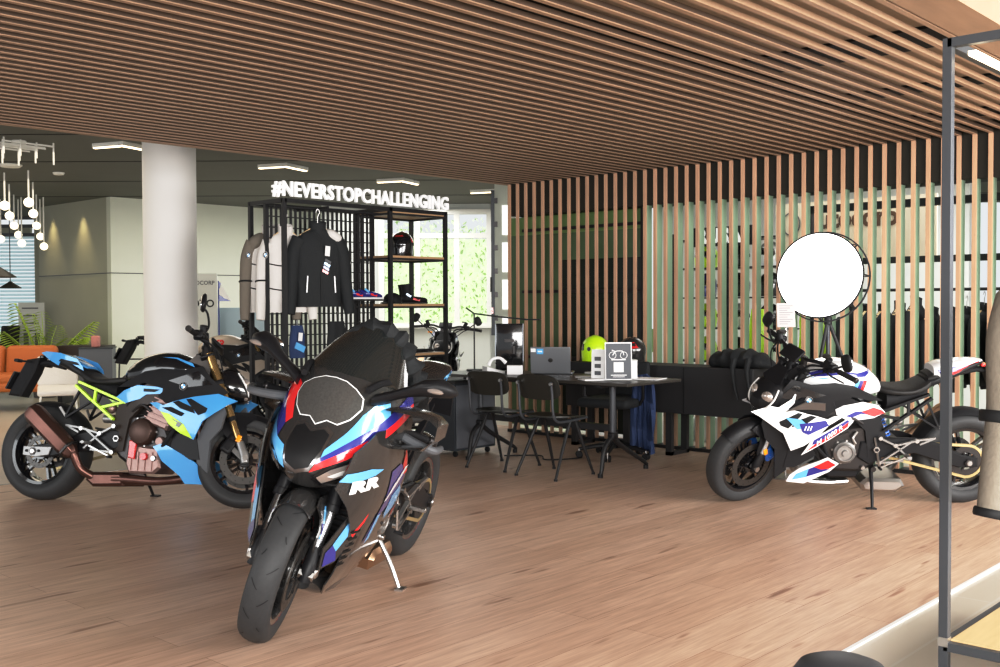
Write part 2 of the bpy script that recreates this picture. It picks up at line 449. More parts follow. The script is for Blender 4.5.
def chassis(root, pal, steer, stand=True, fork_r=.027):
    mx = steer_m(steer)
    wheel(root, 'rear_wheel', 0, .322, .19, ID, pal['rim'], disc=(.11, -.075), two=False, accent=pal.get('rimline'))
    fw = wheel(root, 'front_wheel', WB, .30, .12, mx, pal['rim'], accent=pal.get('rimline'), grooves=pal.get('grooves', False))
    if pal.get('redpads'):
        mb = MB()
        for k in range(5):
            q = 2*PI*k/5+.3
            for sd in (-1, 1): mb.bar(V((WB+math.cos(q)*.085, sd*.028, .3+math.sin(q)*.085)), V((WB+math.cos(q)*.17, sd*.028, .3+math.sin(q)*.17)), .014, .012, 'titan', up=(0, 1, 0))
        mb.xf(mx); mb.build('spoke_trim', fw)
    chain_drive(root, pal['chain'])
    # swingarm
    mb = MB()
    L = [(.66, .47), (.55, .495), (.36, .49), (.19, .45), (.05, .375), (-.06, .35), (-.065, .29), (.06, .285), (.20, .33), (.36, .385), (.60, .35), (.66, .38)]
    L2 = [(.66, .47), (.55, .48), (.36, .46), (.17, .395), (-.06, .35), (-.065, .29), (.10, .285), (.34, .33), (.60, .35), (.66, .38)]
    mb.prism(L, .112, .142, pal['swing'], ch=.008); mb.prism(L2, -.112, -.142, pal['swing'], ch=.008)
    mb.cbox((.44, -.12, .37), (.56, .12, .46), pal['swing'])
    for sd in (-1, 1):
        mb.cyl((0, sd*.05, .322), (0, sd*.165, .322), .018, 'steel', 14, .003); mb.cyl((0, sd*.10, .322), (0, sd*.158, .322), .028, 'dark_metal', 6)
    mb.build('swingarm', root)
    mb = MB()
    mb.prism([(-.075, .355), (.14, .355), (.12, .30), (.02, .285), (-.075, .295)], -.145, -.155, 'alu', ch=.003)
    mb.rbox((.10, -.10, .335), (.10, .06, .07), 'black_satin', .015)
    for k in range(3): mb.lathe([(0, .012), (.009, .012), (.009, 0)], (-.045+.045*k, -.15, .325), (0, -1, 0), 'groove', 10)
    mb.build('rear_caliper', root)
    # hugger over rear tyre
    mb = MB(); rings = []
    for i in range(15):
        q = math.radians(8+100*i/14); rr = .345
        cx, cz = math.cos(q)*rr, .322+math.sin(q)*rr
        wv = .085*(1 if i > 1 else .8)
        rings.append([V((cx*(1-.06*abs(t)**2), t*wv, .322+(cz-.322)*(1-.10*abs(t)**3))) for t in (-1, -.75, -.4, 0, .4, .75, 1)])
    mb.loft(rings, pal['hug'], closed=False)
    ho = mb.build('rear_hugger', root, recalc=False); so = ho.modifiers.new('s', 'SOLIDIFY'); so.thickness = .004
    # frame
    mb = MB()
    def fy(x, z): return interp([.55, .66, .80, 1.0, 1.2], [.125, .15, .175, .16, .05], x)
    beam = [(1.20, .93), (1.12, .985), (1.02, .88), (.86, .80), (.70, .72), (.60, .64), (.555, .52), (.55, .37), (.60, .33), (.665, .34), (.68, .44), (.70, .55), (.78, .625), (.90, .67), (1.04, .74), (1.19, .82)]
    for sd in (-1, 1): mb.patch(beam, (lambda x, z, sd=sd: (x, sd*fy(x, z), z)) if sd > 0 else (lambda x, z: (x, -fy(x, z), z)), pal['frame'], .06, thick=.03*sd)
    mb.cyl((1.215, 0, .84), (1.15, 0, .985), .035, pal['frame'], 16)
    mb.cyl((.62, -.17, .42), (.62, .17, .42), .022, 'steel', 6); mb.cyl((.62, -.178, .42), (.62, .178, .42), .011, 'black_satin', 12)
    mb.build('frame', root)
    # shock
    mb = MB(); a, b = V((.50, .03, .43)), V((.60, .03, .68))
    mb.cyl(a, b, .016, 'steel', 12); d = (b-a)
    pts = [a+d*(.2+.6*i/60)+V((math.cos(i*.72)*.03, math.sin(i*.72)*.034, 0)) for i in range(61)]
    mb.tube(pts, .005, pal['spring'], 6); mb.cyl(a+d*.82, b, .034, 'alu', 16, .004)
    mb.ell((.52, -.09, .62), (.035, .03, .035), 'alu_pink', None, 14, 8); mb.cyl((.48, -.10, .55), (.56, -.10, .55), .028, 'alu', 14, .004)
    mb.ell((.47, .10, .60), (.035, .03, .03), 'alu', None, 14, 8)
    mb.build('shock_absorber', root)
    # foot pegs and brackets
    for sd in (-1, 1):
        mb = MB(); y = sd*.165
        def st(a, b, w=.018): mb.bar((a[0], y, a[1]), (b[0], y, b[1]), .012, w, 'alu', up=(0, 1, 0))
        st((.60, .50), (.50, .45)); st((.50, .45), (.35, .485), .022); st((.50, .45), (.39, .35), .02); st((.60, .33), (.39, .48), .02); st((.60, .33), (.44, .345)); st((.35, .485), (.24, .50), .016); st((.24, .50), (.34, .455), .012)
        for c_ in ((.60, .50), (.60, .33), (.5, .45), (.36, .48)): mb.cyl((c_[0], y-sd*.008, c_[1]), (c_[0], y+sd*.012, c_[1]), .014, 'steel', 10)
        mb.cyl((.43, y, .385), (.43, sd*.25, .39), .012, pal.get('peg', 'alu'), 10, .002)
        mb.bar((.43, sd*.18, .385), (.43, sd*.25, .39), .03, .012, pal.get('peg', 'alu'))
        mb.bar((.43, sd*.175, .37), (.60, sd*.18, .30), .008, .01, 'steel'); mb.cyl((.60, sd*.17, .30), (.60, sd*.215, .30), .009, 'black_satin', 8)
        if sd > 0: mb.bar((.60, .18, .31), (.63, .15, .50), .01, .01, 'steel')
        mb.build('footpeg', root)
    # exhaust: headers, collector, silencer box
    mb = MB(); pm = pal['pipe']
    for i in range(4):
        y = -.12+.08*i
        mb.tube([(1.05, y, .60), (1.14, y, .52), (1.15, y*.9, .34), (1.08, y*.6, .19), (.92, y*.45, .155), (.76, y*.35-.01, .155)], .021, pm, 10, smooth=6)
    mb.tube([(1.08, -.07, .18), (.92, -.11, .155), (.70, -.12, .16), (.60, -.12, .16)], [.026, .028, .034, .034], pm, 12, smooth=5)
    mb.build('exhaust_headers', root)
    mb = MB()
    mb.prism([(.40, .15), (.43, .20), (.66, .205), (.70, .17), (.68, .115), (.46, .105)], -.15, .13, pal['box'], ch=.02)
    mb.tube([(.45, -.13, .17), (.38, -.17, .22), (.35, -.20, .30), (.33, -.205, .34)], .028, pal['box'], 12, smooth=5)
    mb.build('exhaust_box', root)
    if pal.get('silencer', True):
        mb = MB(); a, b = V((.345, -.205, .305)), V((.01, -.235, .595)); d = (b-a).normalized(); u = V((0, -1, 0)); v = d.cross(u)
        def rg(t, w, h, o=0):
            c = a+(b-a)*t+v*o; poly = [(1, .35), (.55, 1), (-.55, 1), (-1, .35), (-1, -.5), (-.5, -1), (.5, -1), (1, -.5)]
            return [c+v*(p[0]*h)+u*(p[1]*w) for p in poly]
        mb.loft([rg(0, .03, .03), rg(.06, .042, .048), rg(.2, .052, .062), rg(.9, .052, .066), rg(.97, .045, .056), rg(1.0, .03, .035)], pal['muf'], cap=True)
        mb.loft([rg(.995, .026, .03), rg(1.012, .026, .03)], 'groove'); mb.loft([rg(.10, .055, .066), rg(.14, .055, .067)], 'dark_metal')
        so = mb.build('silencer', root, smooth=25, bevel=.004)
    # kick stand
    if stand:
        mb = MB(); ph = math.radians(pal['lean']); foot = V((.66, .27*math.cos(ph), -.27*math.sin(ph)*-1))
        foot = V((.66, .27, .27*math.tan(ph)*1.0+.006)); top = V((.63, .10, .27))
        mb.tube([top, (top+foot)/2+V((0, .01, 0)), foot], [.014, .011, .009], pal.get('stand', 'black_satin'), 10, smooth=4)
        mb.box(foot+V((.01, .012, 0)), (.06, .04, .01), pal.get('stand', 'black_satin'), Euler((ph, 0, 0))); mb.bar(top, top+V((-.02, -.05, .05)), .03, .03, 'black_satin')
        mb.cyl((.62, .06, .27), (.62, .13, .27), .018, 'dark_metal', 12)
        mb.build('kickstand', root)
    # fork
    u = V((-.415, 0, .91)).normalized(); ax = V((WB, 0, .30))
    for sd in (-1, 1):
        mb = MB(); b = ax+V((0, sd*.105, 0)); off = V((-.035, 0, 0)); P = lambda t: b+u*t
        mb.cyl(P(.27), P(pal.get('forktop', .74)), fork_r, pal['fork'], 20, .003); mb.cyl(P(.06), P(.28), fork_r*.78, pal['forkin'], 18)
        mb.cyl(P(.255), P(.285), fork_r*1.12, 'black_satin', 18, .003)
        mb.tube([b+V((0, 0, -.03)), b+u*.02, P(.05), P(.11)], [.026, .03, .028, .026], pal['forkfoot'], 12)
        mb.cyl(b+V((0, sd*-.03, 0)), b+V((0, sd*.03, 0)), .02, 'steel', 6)
        mb.xf(mx); f_ = mb.build('fork_leg', root)
        mb = MB(); c = ax+V((-.105, sd*.085, .09))
        mb.rbox(c, (.075, .05, .13), pal['caliper'], .015, Euler((0, .5, 0)))
        for k in (-1, 1): mb.cyl(c+V((k*.012, 0, k*.03)), c+V((k*.012, sd*.034, k*.03)), .016, pal['caliper'], 12, .002)
        mb.bar(c+V((.02, 0, -.03)), b+V((-.02, 0, -.0)), .02, .03, pal['forkfoot'])
        mb.xf(mx); mb.build('brake_caliper', f_)
    mb = MB()
    for t, h in ((.52, .035), (.715, .022)):
        c = ax+u*t+V((-.02, 0, 0)); mb.rbox(c, (.09, .27, h), 'black_satin', .01, Euler((0, -math.atan2(.415, .91)*1, 0)))
    mb.xf(mx); mb.build('triple_clamp', root)
    return mx

def fender(root, mx, m, decals=(), q0=48):
    mb = MB(); c = V((WB, 0, .30))
    def S(q, t):  # q angle deg (90 = top), t -1..1 across
        a = math.radians(q); R = .318; w = .068
        rr = R-.045*abs(t)**3
        return c+V((math.cos(a)*rr, t*w, math.sin(a)*rr))
    rings = [[S(q0+(148-q0)*i/18, -1+2*j/10) for j in range(11)] for i in range(19)]
    mb.loft(rings, m, closed=False)
    for sd in (-1, 1):
        side = [(WB+.05, .585), (WB+.00, .61), (WB-.14, .60), (WB-.20, .50), (WB-.13, .43), (WB-.06, .40), (WB-.015, .36), (WB+.0, .42), (WB-.02, .52)]
        Sd = lambda x, z, sd=sd: (x, sd*(.072+.03*max(0, min(1, (.60-z)/.12))), z)
        mb.patch(side, Sd, m, .03, thick=.004*sd)
        for poly, dm in decals: mb.patch(poly, Sd, dm, .03, off=.003 if sd > 0 else -.003)
    mb.xf(mx); o = mb.build('front_fender', root, recalc=False)
    so = o.modifiers.new('s', 'SOLIDIFY'); so.thickness = .003
    return o

def bars(root, mx, grip='black_matte', mirrors=True, zg=1.02, mz=0., msz=1.):
    mb = MB()
    for sd in (-1, 1):
        mb.tube([(1.12, 0, 1.035), (1.13, sd*.08, 1.035), (1.12, sd*.17, zg+.035), (1.07, sd*.28, zg+.02), (1.03, sd*.40, zg)], .0125, 'black_satin', 10, smooth=5)
        mb.bar((1.125, sd*.05, .965), (1.125, sd*.05, 1.045), .035, .03, 'dark_metal')
    mb.xf(mx); hb = mb.build('handlebar', root)
    for sd in (-1, 1):
        mb = MB(); mb.cyl((1.058, sd*.30, zg+.013), (1.025, sd*.415, zg), .0175, grip, 14, .003); mb.cyl((1.025, sd*.415, zg), (1.021, sd*.435, zg-.002), .020, 'dark_metal', 12, .004)
        mb.xf(mx); mb.build('grip', hb)
        mb = MB(); mb.rbox((1.075, sd*.25, zg+.022), (.06, .07, .055), 'black_satin', .012)
        mb.cyl((1.10, sd*.215, zg+.02), (1.10, sd*.25, zg+.09), .022, 'black_satin', 14, .004); mb.cyl((1.10, sd*.215, zg+.085), (1.10, sd*.216, zg+.10), .026, 'dark_metal', 14)
        mb.tube([(1.11, sd*.22, zg+.01), (1.13, sd*.30, zg), (1.11, sd*.41, zg-.01)], [.008, .006, .005], 'dark_metal', 8, smooth=4)
        mb.xf(mx); mb.build('brake_lever' if sd < 0 else 'clutch_lever', hb)
        if mirrors:
            mb = MB(); zm = zg+mz
            mb.tube([(1.09, sd*.22, zg+.03), (1.13, sd*.25, zm+.10), (1.12, sd*.33, zm+.16), (1.09, sd*.37, zm+.19)], .007, 'black_satin', 8, smooth=5)
            mb.ell((1.09, sd*.385, zm+.215), (.016, .055*msz, .075*msz), 'black_satin', Euler((sd*.5, 0, 0)), 18, 10, .7)
            mb.ell((1.078, sd*.385, zm+.215), (.008, .046*msz, .064*msz), 'mirror_glass', Euler((sd*.5, 0, 0)), 18, 10, .7)
            mb.xf(mx); mb.build('mirror', hb)
    mb = MB()
    mb.rbox((1.19, 0, 1.06), (.02, .16, .10), 'black_satin', .008, Euler((0, -.9, 0))); mb.box((1.181, 0, 1.071), (.004, .135, .078), 'black_gloss', Euler((0, -.9, 0)))
    for sd in (-1, 1):
        mb.tube([(1.10, sd*.24, zg+.01), (1.17, sd*.16, 1.0), (1.20, sd*.07, .92), (1.18, sd*.05, .84)], .006, 'black_matte', 6, smooth=5)
        mb.tube([(1.08, sd*.26, zg), (1.19, sd*.20, .98), (1.25, sd*.10, .86), (1.32, sd*.09, .62), (1.38, sd*.10, .42)], .005, 'black_matte', 6, smooth=5)
        mb.tube([(1.09, sd*.20, zg+.01), (1.14, sd*.12, 1.01), (1.16, sd*.06, .93)], .008, 'black_matte', 6, smooth=5)
    mb.xf(mx); mb.build('instrument_display', root)
    return hb

def naked(loc, heading, lean, steer, kind, label, scale=1.):
    root = empty('motorcycle', (loc[0], loc[1], 0), rot=(-math.radians(lean), 0, heading)); tag(root, label, 'motorcycle'); root.scale = (scale,)*3
    S1, M1, AD = kind == 'blue', kind == 'white', kind == 'beige'
    body = {'blue': 'bmw_blue', 'white': 'white_paint', 'beige': 'beige_paint'}[kind]
    pal = dict(case='dark_metal', sump='alu_pink' if S1 else 'black_satin', head='alu_pink' if S1 else 'dark_metal', cover='bronze_cover' if S1 else 'black_satin',
               accent='alu_pink', rim='black_gloss', swing='black_satin', hug='black_matte', frame='frame_brown' if S1 else 'black_satin', spring='blue_caliper' if M1 else 'alu_pink',
               pipe='exhaust_brown' if S1 else 'steel', box='exhaust_brown' if S1 else 'steel', muf='titan' if M1 else 'exhaust_brown', fork='gold_fork' if not M1 else 'black_satin', forkin='gold_fork' if S1 else 'steel', forkfoot='alu' if S1 else 'black_satin',
               caliper='blue_caliper' if M1 else 'black_satin', chain='chain_gold', lean=lean, redpads=M1, stand='black_satin', forktop=.74)
    if S1: pal['accent'] = 'lens_red'
    mx = chassis(root, pal, steer)
    engine(root, pal)
    fender(root, mx, 'black_satin')
    bars(root, mx, mz=-.10 if M1 else -.02, msz=.78 if M1 else .85)
    # tank
    tank = [(.575, .79, .82, .05), (.61, .775, .89, .105), (.70, .755, .96, .145), (.83, .76, 1.0, .165), (.95, .78, 1.0, .168), (1.06, .80, .965, .15), (1.16, .84, .91, .10)]
    tm = {'blue': 'black_gloss', 'white': 'white_paint', 'beige': 'beige_paint'}[kind]
    mb = MB(); shell(mb, tank, tm, 26, 2.5)
    for sd in (-1, 1):
        S = shell_S(tank, sd, 2.5); of = .003*sd
        if M1:
            mb.patch([(1.09, .93), (.98, .965), (.88, .95), (.77, .935), (.66, .945), (.72, .91), (.84, .915), (.90, .93), (1.05, .915)], S, 'navy', .03, of)
            mb.patch([(1.10, .92), (1.05, .905), (.90, .92), (1.0, .90)], S, 'lightblue', .03, of)
            for k, (c_, x0) in enumerate((('lightblue', .80), ('navy', .775), ('red', .75))):
                mb.patch([(x0, .82), (x0-.022, .815), (x0-.045, .885), (x0-.023, .89)], S, c_, .02, of)
        if S1: mb.patch([(1.12, .895), (1.0, .945), (.90, .955), (1.0, .955), (1.10, .92)], S, 'bmw_blue', .03, of)
        if AD:
            def q(u, v, d, S=S, sd=sd): p = V(S(.86-u*sd*1.0 if sd < 0 else .86-u, .885+v)); p.y += sd*.003; return p
            mb.glyph('XR', lambda u, v, d: q(u if sd > 0 else u, v, d), 'red', .11, .004)
    mb.ell((.90, 0, .995), (.035, .035, .012), 'titan' if M1 else 'dark_metal', None, 18, 8)
    mb.build('fuel_tank', root)
    # seat: rider + pillion
    mb = MB()
    shell(mb, [(.62, .79, .84, .07), (.55, .775, .83, .115), (.46, .77, .822, .135), (.38, .775, .83, .135), (.31, .79, .865, .125), (.26, .82, .90, .10)], 'seat_vinyl', 22, 2.8)
    if not S1: shell(mb, [(.285, .84, .905, .09), (.22, .865, .935, .105), (.12, .89, .955, .10), (.03, .93, .975, .075)], 'seat_vinyl', 20, 2.8)
    mb.build('seat', root)
    # tail
    mb = MB()
    tail = [(.30, .80, .885, .10), (.22, .84, .93 if S1 else .915, .115), (.12, .885, .975 if S1 else .945, .11), (.02, .925, .992, .09), (-.06, .965, .995, .055), (-.09, .98, .99, .03)]
    shell(mb, tail, 'black_satin', 20, 2.6)
    ty = lambda sd: (lambda x, z: (x, sd*interp([-.09, .02, .15, .3], [.05, .096, .122, .118], x), z))
    for sd in (-1, 1):
        if S1:
            mb.patch([(-.085, .992), (-.03, 1.0), (.11, .985), (.245, .945), (.29, .895), (.30, .865), (.21, .91), (.115, .93), (.10, .90), (.02, .937)], ty(sd), body, .04, thick=.004*sd)
            mb.patch([(.10, .93), (.20, .91), (.27, .90), (.25, .92), (.12, .945)], ty(sd), 'black_satin', .04, .002*sd)
    if M1:
        wt = [(.25, .86, .965, .09), (.20, .85, .985, .112), (.12, .875, .995, .108), (.03, .93, 1.005, .085), (-.05, .975, 1.005, .05), (-.085, .985, .998, .025)]
        shell(mb, wt, 'white_paint', 22, 2.8)
        for sd in (-1, 1):
            S = shell_S(wt, sd, 2.8)
            mb.patch([(.20, .91), (.10, .95), (.0, .985), (-.06, .998), (-.02, .97), (.08, .92), (.17, .88)], S, 'red', .03, .002*sd)
            mb.patch([(.21, .875), (.17, .875), (.08, .91), (.0, .955), (.02, .94), (.10, .89), (.16, .865)], S, 'navy', .03, .003*sd)
            mb.patch([(.23, .945), (.21, .91), (.10, .95), (.02, .98), (.10, .972)], S, 'navy', .03, .003*sd)
    if S1: shell(mb, [(.29, .88, .905, .07), (.2, .90, .95, .10), (.1, .93, .985, .095), (0, .96, 1.0, .08), (-.07, .98, .998, .05)], body, 20, 2.6)
    tl = mb.build('tail_cowl', root)
    mb = MB(); mb.rbox((-.085, 0, .965), (.03, .10, .02), 'lens_red' if M1 else 'black_gloss', .006); mb.build('tail_light', tl)
    # plate bracket
    mb = MB(); mb.tube([(.08, 0, .90), (-.06, 0, .93), (-.14, 0, .92)], .02, 'black_matte', 8)
    mb.prism([(-.10, .96), (-.20, .945), (-.30, .76), (-.32, .70), (-.22, .69), (-.13, .86)], -.055, .055, 'black_matte', ch=.015)
    mb.box((-.285, 0, .80), (.012, .17, .13), 'black_satin', Euler((0, .45, 0)))
    for sd in (-1, 1): mb.bar((-.15, 0, .93), (-.17, sd*.14, .925), .012, .012, 'black_matte'); mb.rbox((-.175, sd*.16, .925), (.03, .06, .022), 'lens_amber' if M1 else 'black_satin', .008)
    mb.build('license_plate_bracket', root)
    # subframe
    sf = 'lime' if S1 else 'black_satin'
    for sd in (-1, 1):
        mb = MB(); y = sd*.135
        def st(a, b, w=.024): mb.bar((a[0], y, a[1]), (b[0], y*1.05, b[1]), .016, w, sf, up=(0, 1, 0))
        st((.29, .79), (.66, .655), .028); st((.27, .765), (.40, .67), .03); st((.40, .67), (.575, .545), .03); st((.42, .735), (.42, .66), .016); st((.46, .62), (.65, .66), .024)
        if M1: st((.34, .77), (.62, .66), .014)
        mb.bar((.30, y*.9, .75), (.21, y*.98, .56), .012, .018, 'black_satin', up=(0, 1, 0)); mb.bar((.40, y*.9, .67), (.21, y*.98, .55), .012, .018, 'black_satin', up=(0, 1, 0))
        mb.bar((.21, y, .56), (.17, y*1.1, .62), .01, .014, 'alu')
        mb.build('subframe', root)
    mb = MB(); shell(mb, [(.55, .66, .79, .10), (.42, .70, .80, .10), (.28, .76, .84, .08)], 'black_matte', 16, 3); mb.build('undertray', root)
    # side cover under the tank
    def sy(x, z): return interp([.55, .7, .9, 1.0], [.15, .175, .18, .165], x)
    for sd in (-1, 1):
        S = lambda x, z, sd=sd: (x, sd*sy(x, z), z)
        mb = MB()
        if S1:
            mb.patch([(.59, .69), (.65, .735), (.75, .77), (.97, .755), (.93, .715), (.82, .71), (.775, .68), (.67, .652)], S, body, .05, thick=.008*sd)
            mb.patch([(.80, .748), (.92, .742), (.88, .725), (.80, .728)], S, 'black_satin', .05, .003*sd)
        else:
            mb.patch([(.91, .70), (.86, .725), (.73, .75), (.63, .725), (.575, .675), (.65, .64), (.82, .62), (.90, .665)], S, body, .05, thick=.008*sd)
        if M1:
            mb.patch([(.74, .685), (.66, .712), (.60, .69), (.582, .672), (.65, .648), (.69, .66)], S, 'red', .05, .003*sd)
            mb.patch([(.84, .655), (.78, .685), (.74, .688), (.70, .665), (.74, .67), (.80, .645)], S, 'navy', .05, .003*sd)
        mb.build('side_cover', root)
    # airbox trim, black, with roundel
    def uy(x, z): return interp([.6, .8, 1.05, 1.25, 1.40], [.165, .182, .19, .17, .13], x)-max(0, z-.85)*.25
    for sd in (-1, 1):
        S = lambda x, z, sd=sd: (x, sd*uy(x, z), z); mb = MB()
        mb.patch([(.60, .755), (.66, .79), (.80, .86), (.92, .88), (1.08, .87), (1.20, .90), (1.27, .82), (1.38, .735), (1.33, .70), (1.05, .675), (.97, .655), (.91, .70), (.96, .745), (.80, .785), (.70, .76)], S, 'black_satin' if not S1 else 'black_matte', .05, thick=.01*sd)
        mb.patch([(.98, .80), (1.18, .865), (1.28, .78), (1.12, .76)], S, 'black_gloss', .05, .004*sd)
        roundel(mb, V(S(1.09, .765))+V((0, sd*.006, 0)), (0.05, sd, 0.1), .026)
        mb.build('tank_trim', root)
    # radiator shroud
    def hy(x, z):
        a = interp([.80, .95, 1.1, 1.3, 1.46], [.175, .205, .22, .20, .155], x)
        return a-.25*max(0, .50-z)*.4-max(0, z-.66)*.35
    for sd in (-1, 1):
        S = lambda x, z, sd=sd: (x, sd*hy(x, z), z); mb = MB(); th = .012*sd; of = .003*sd
        sh = [(.855, .655), (.915, .66), (.965, .64), (1.04, .665), (1.18, .70), (1.33, .722), (1.455, .68), (1.40, .65), (1.25, .545), (1.195, .425), (1.115, .462), (1.03, .52), (.955, .598)]
        mb.patch(sh, S, body, .04, thick=th)
        blk = 'black_matte'
        mb.patch([(1.04, .66), (1.08, .67), (1.18, .63), (1.20, .59), (1.10, .62)], S, blk, .03, of)
        mb.patch([(1.13, .68), (1.16, .685), (1.28, .625), (1.27, .60), (1.22, .58)], S, blk, .03, of)
        mb.patch([(.96, .625), (1.03, .63), (1.13, .59), (1.11, .57), (1.03, .597)], S, blk, .03, of)
        if S1:
            mb.patch([(.95, .602), (1.02, .585), (1.13, .52), (1.19, .43), (1.11, .462), (1.02, .52)], S, 'lime', .03, of)
            mb.patch([(1.04, .555), (1.12, .525), (1.10, .50), (1.075, .51), (1.085, .53)], S, 'black_gloss', .03, of*1.6)
        if M1:
            mb.patch([(1.24, .655), (1.14, .645), (1.09, .60), (1.16, .575)], S, 'lightblue', .03, of*1.3)
            mb.patch([(1.15, .615), (.98, .635), (.955, .60), (1.09, .54), (1.13, .56)], S, 'navy', .03, of*1.6)
            for k in range(3): mb.patch([(1.11-.018*k, .60), (1.102-.018*k, .60), (1.112-.018*k, .57), (1.12-.018*k, .57)], S, 'white_paint', .05, of*2)
            # upper fang
            mb.patch([(1.36, .70), (1.28, .725), (1.20, .775), (1.165, .83), (1.185, .75), (1.24, .70)], lambda x, z, sd=sd: (x, sd*(hy(x, z)+.02), z), body, .04, thick=.006*sd)
            mb.patch([(1.30, .70), (1.26, .725), (1.20, .765), (1.18, .80), (1.195, .75)], lambda x, z, sd=sd: (x, sd*(hy(x, z)+.02), z), 'lightblue', .04, .003*sd)
            # red/navy strip
            mb.patch([(1.13, .40), (1.06, .515), (.81, .65), (.79, .62), (.83, .575)], lambda x, z, sd=sd: (x, sd*(hy(x, z)+.012), z), body, .04, thick=.008*sd)
            mb.patch([(1.105, .425), (1.05, .475), (.82, .62), (.83, .585), (.90, .54)], lambda x, z, sd=sd: (x, sd*(hy(x, z)+.012), z), 'red', .04, of)
            mb.patch([(1.065, .475), (1.055, .505), (.83, .635), (.82, .622), (1.04, .48)], lambda x, z, sd=sd: (x, sd*(hy(x, z)+.012), z), 'navy', .04, of)
            def tf(u, v, d, sd=sd):
                x = .95-sd*u*.87; z = .535+(-1 if sd < 0 else 1)*sd*0+ (u*.55 if sd > 0 else -u*.55)+v*.9
                return (x, sd*(hy(x, z)+.018), z)
            mb.glyph('M 1000 R', tf, 'white_paint', .05, .001)
        mb.build('radiator_shroud', root)
        if M1:
            mb = MB(); W = lambda a, b: (1.24-.25*a-.03*b, sd*(.215+.035*b), .70+.03*a*(1-a)*2+.055*b)
            mb.patch([(0, 0), (.3, 1), (.85, 1), (1, .1), (.7, 0)], W, 'alu', .15, thick=.006); mb.patch([(.25, .3), (.35, .95), (.8, .95), (.85, .6)], W, 'white_paint', .15, off=.001)
            mb.build('winglet', root)
    # belly pan
    def by(x, z): return .125+.05*max(0, min(1, (z-.14)/.2))-.25*max(0, x-1.2)
    for sd in (-1, 1):
        S = lambda x, z, sd=sd: (x, sd*by(x, z), z); mb = MB(); of = .003*sd
        be = [(.895, .375), (.95, .395), (1.005, .382), (1.10, .335), (1.2, .28), (1.25, .21), (1.30, .145), (1.115, .145), (1.08, .195), (.96, .285), (.93, .34)]
        if M1: be = [(.865, .325), (.94, .37), (1.12, .29), (1.18, .24), (1.20, .19), (1.08, .175), (.92, .265)]
        mb.patch(be, S, body, .04, thick=.01*sd)
        if M1:
            mb.patch([(1.165, .205), (1.14, .25), (1.06, .29), (1.07, .225)], S, 'lightblue', .04, of); mb.patch([(1.07, .228), (1.06, .288), (.99, .318), (.94, .285), (.92, .283)], S, 'navy', .04, of)
            mb.patch([(1.03, .303), (.94, .352), (.885, .318), (.93, .288), (.98, .285)], S, 'red', .04, of*1.4)
        mb.build('belly_pan', root)
    # radiator
    mb = MB(); mb.box((1.245, 0, .52), (.035, .30, .34), 'black_matte', Euler((0, .18, 0)))
    for k in range(12): mb.box((1.262+.0*k, 0, .38+k*.026), (.03, .28, .004), 'dark_metal', Euler((0, .18, 0)))
    for sd in (-1, 1):
        S = lambda x, z, sd=sd: (x, sd*(.165+.0*x), z)
        mb.patch([(1.36, .66), (1.385, .60), (1.36, .50), (1.29, .42), (1.285, .22), (1.21, .28), (1.20, .43), (1.26, .56)], S, 'grey_panel' if S1 else 'black_satin', .08, thick=.02*sd)
        mb.patch([(1.02, .38), (1.04, .47), (1.20, .43), (1.23, .30), (1.16, .30)], lambda x, z, sd=sd: (x, sd*.17, z), 'black_satin', .08, thick=.012*sd)
    mb.build('radiator', root)
    # headlight
    a = mb = MB(); hx = 1.36
    shell(mb, [(1.22, .74, .88, .09), (1.28, .70, .90, .125), (1.36, .68, .88, .12), (1.42, .69, .82, .085), (1.45, .71, .78, .05)], 'black_gloss' if not M1 else 'black_satin', 20, 2.6)
    mb.patch([(-.09, 0), (-.05, .07), (.05, .07), (.09, 0), (.06, -.012), (-.06, -.012)], lambda u, v: (1.33-v*1.2, u, .895+v*1.1), 'black_satin', .04, thick=.004)
    mb.xf(mx); hl = mb.build('headlight', root)
    mb = MB()
    for sd in (-1, 1):
        mb.ell((1.395, sd*.058, .79), (.035, .048, .05), 'lens', Euler((0, .3, sd*.5)), 16, 10); mb.ell((1.405, sd*.045, .72), (.03, .034, .028), 'lens', Euler((0, .2, sd*.4)), 14, 8)
        mb.tube([(1.43, sd*.02, .70), (1.425, sd*.09, .74), (1.39, sd*.115, .80), (1.35, sd*.10, .86)], .006, 'plain_white', 6, smooth=4)
    mb.xf(mx); mb.build('headlight_lens', hl)
    for sd in (-1, 1):
        mb = MB(); mb.bar((1.30, sd*.10, .66), (1.32, sd*.16, .655), .012, .012, 'black_satin'); mb.rbox((1.325, sd*.175, .655), (.05, .05, .02), 'black_satin', .008); mb.xf(mx); mb.build('indicator', root)
        mb = MB(); mb.rbox((WB-.055, sd*.125, .42), (.03, .012, .045), 'lens_amber', .004, Euler((0, .3, 0))); mb.xf(mx); mb.build('side_reflector', root)
    return root
NZ = [.62, .68, .74, .80, .86, .92, .98, 1.04, 1.10, 1.16, 1.22, 1.26]
NX = [1.44, 1.505, 1.515, 1.475, 1.415, 1.375, 1.34, 1.30, 1.235, 1.16, 1.07, 1.0]
NW = [.12, .18, .225, .25, .26, .255, .24, .215, .185, .155, .115, .08]
NB = [1.10, 1.08, 1.05, 1.02, 1.0, 1.0, 1.0, .99, .95, .90, .84, .82]
def nose(u, z):
    q = max(-1.0, min(1.0, u))*PI/2; xn, w, xb = sinterp(NZ, NX, z), sinterp(NZ, NW, z), sinterp(NZ, NB, z)
    c = max(0, math.cos(q))
    return (xb+(xn-xb)*c**.7, w*math.sin(q), z)
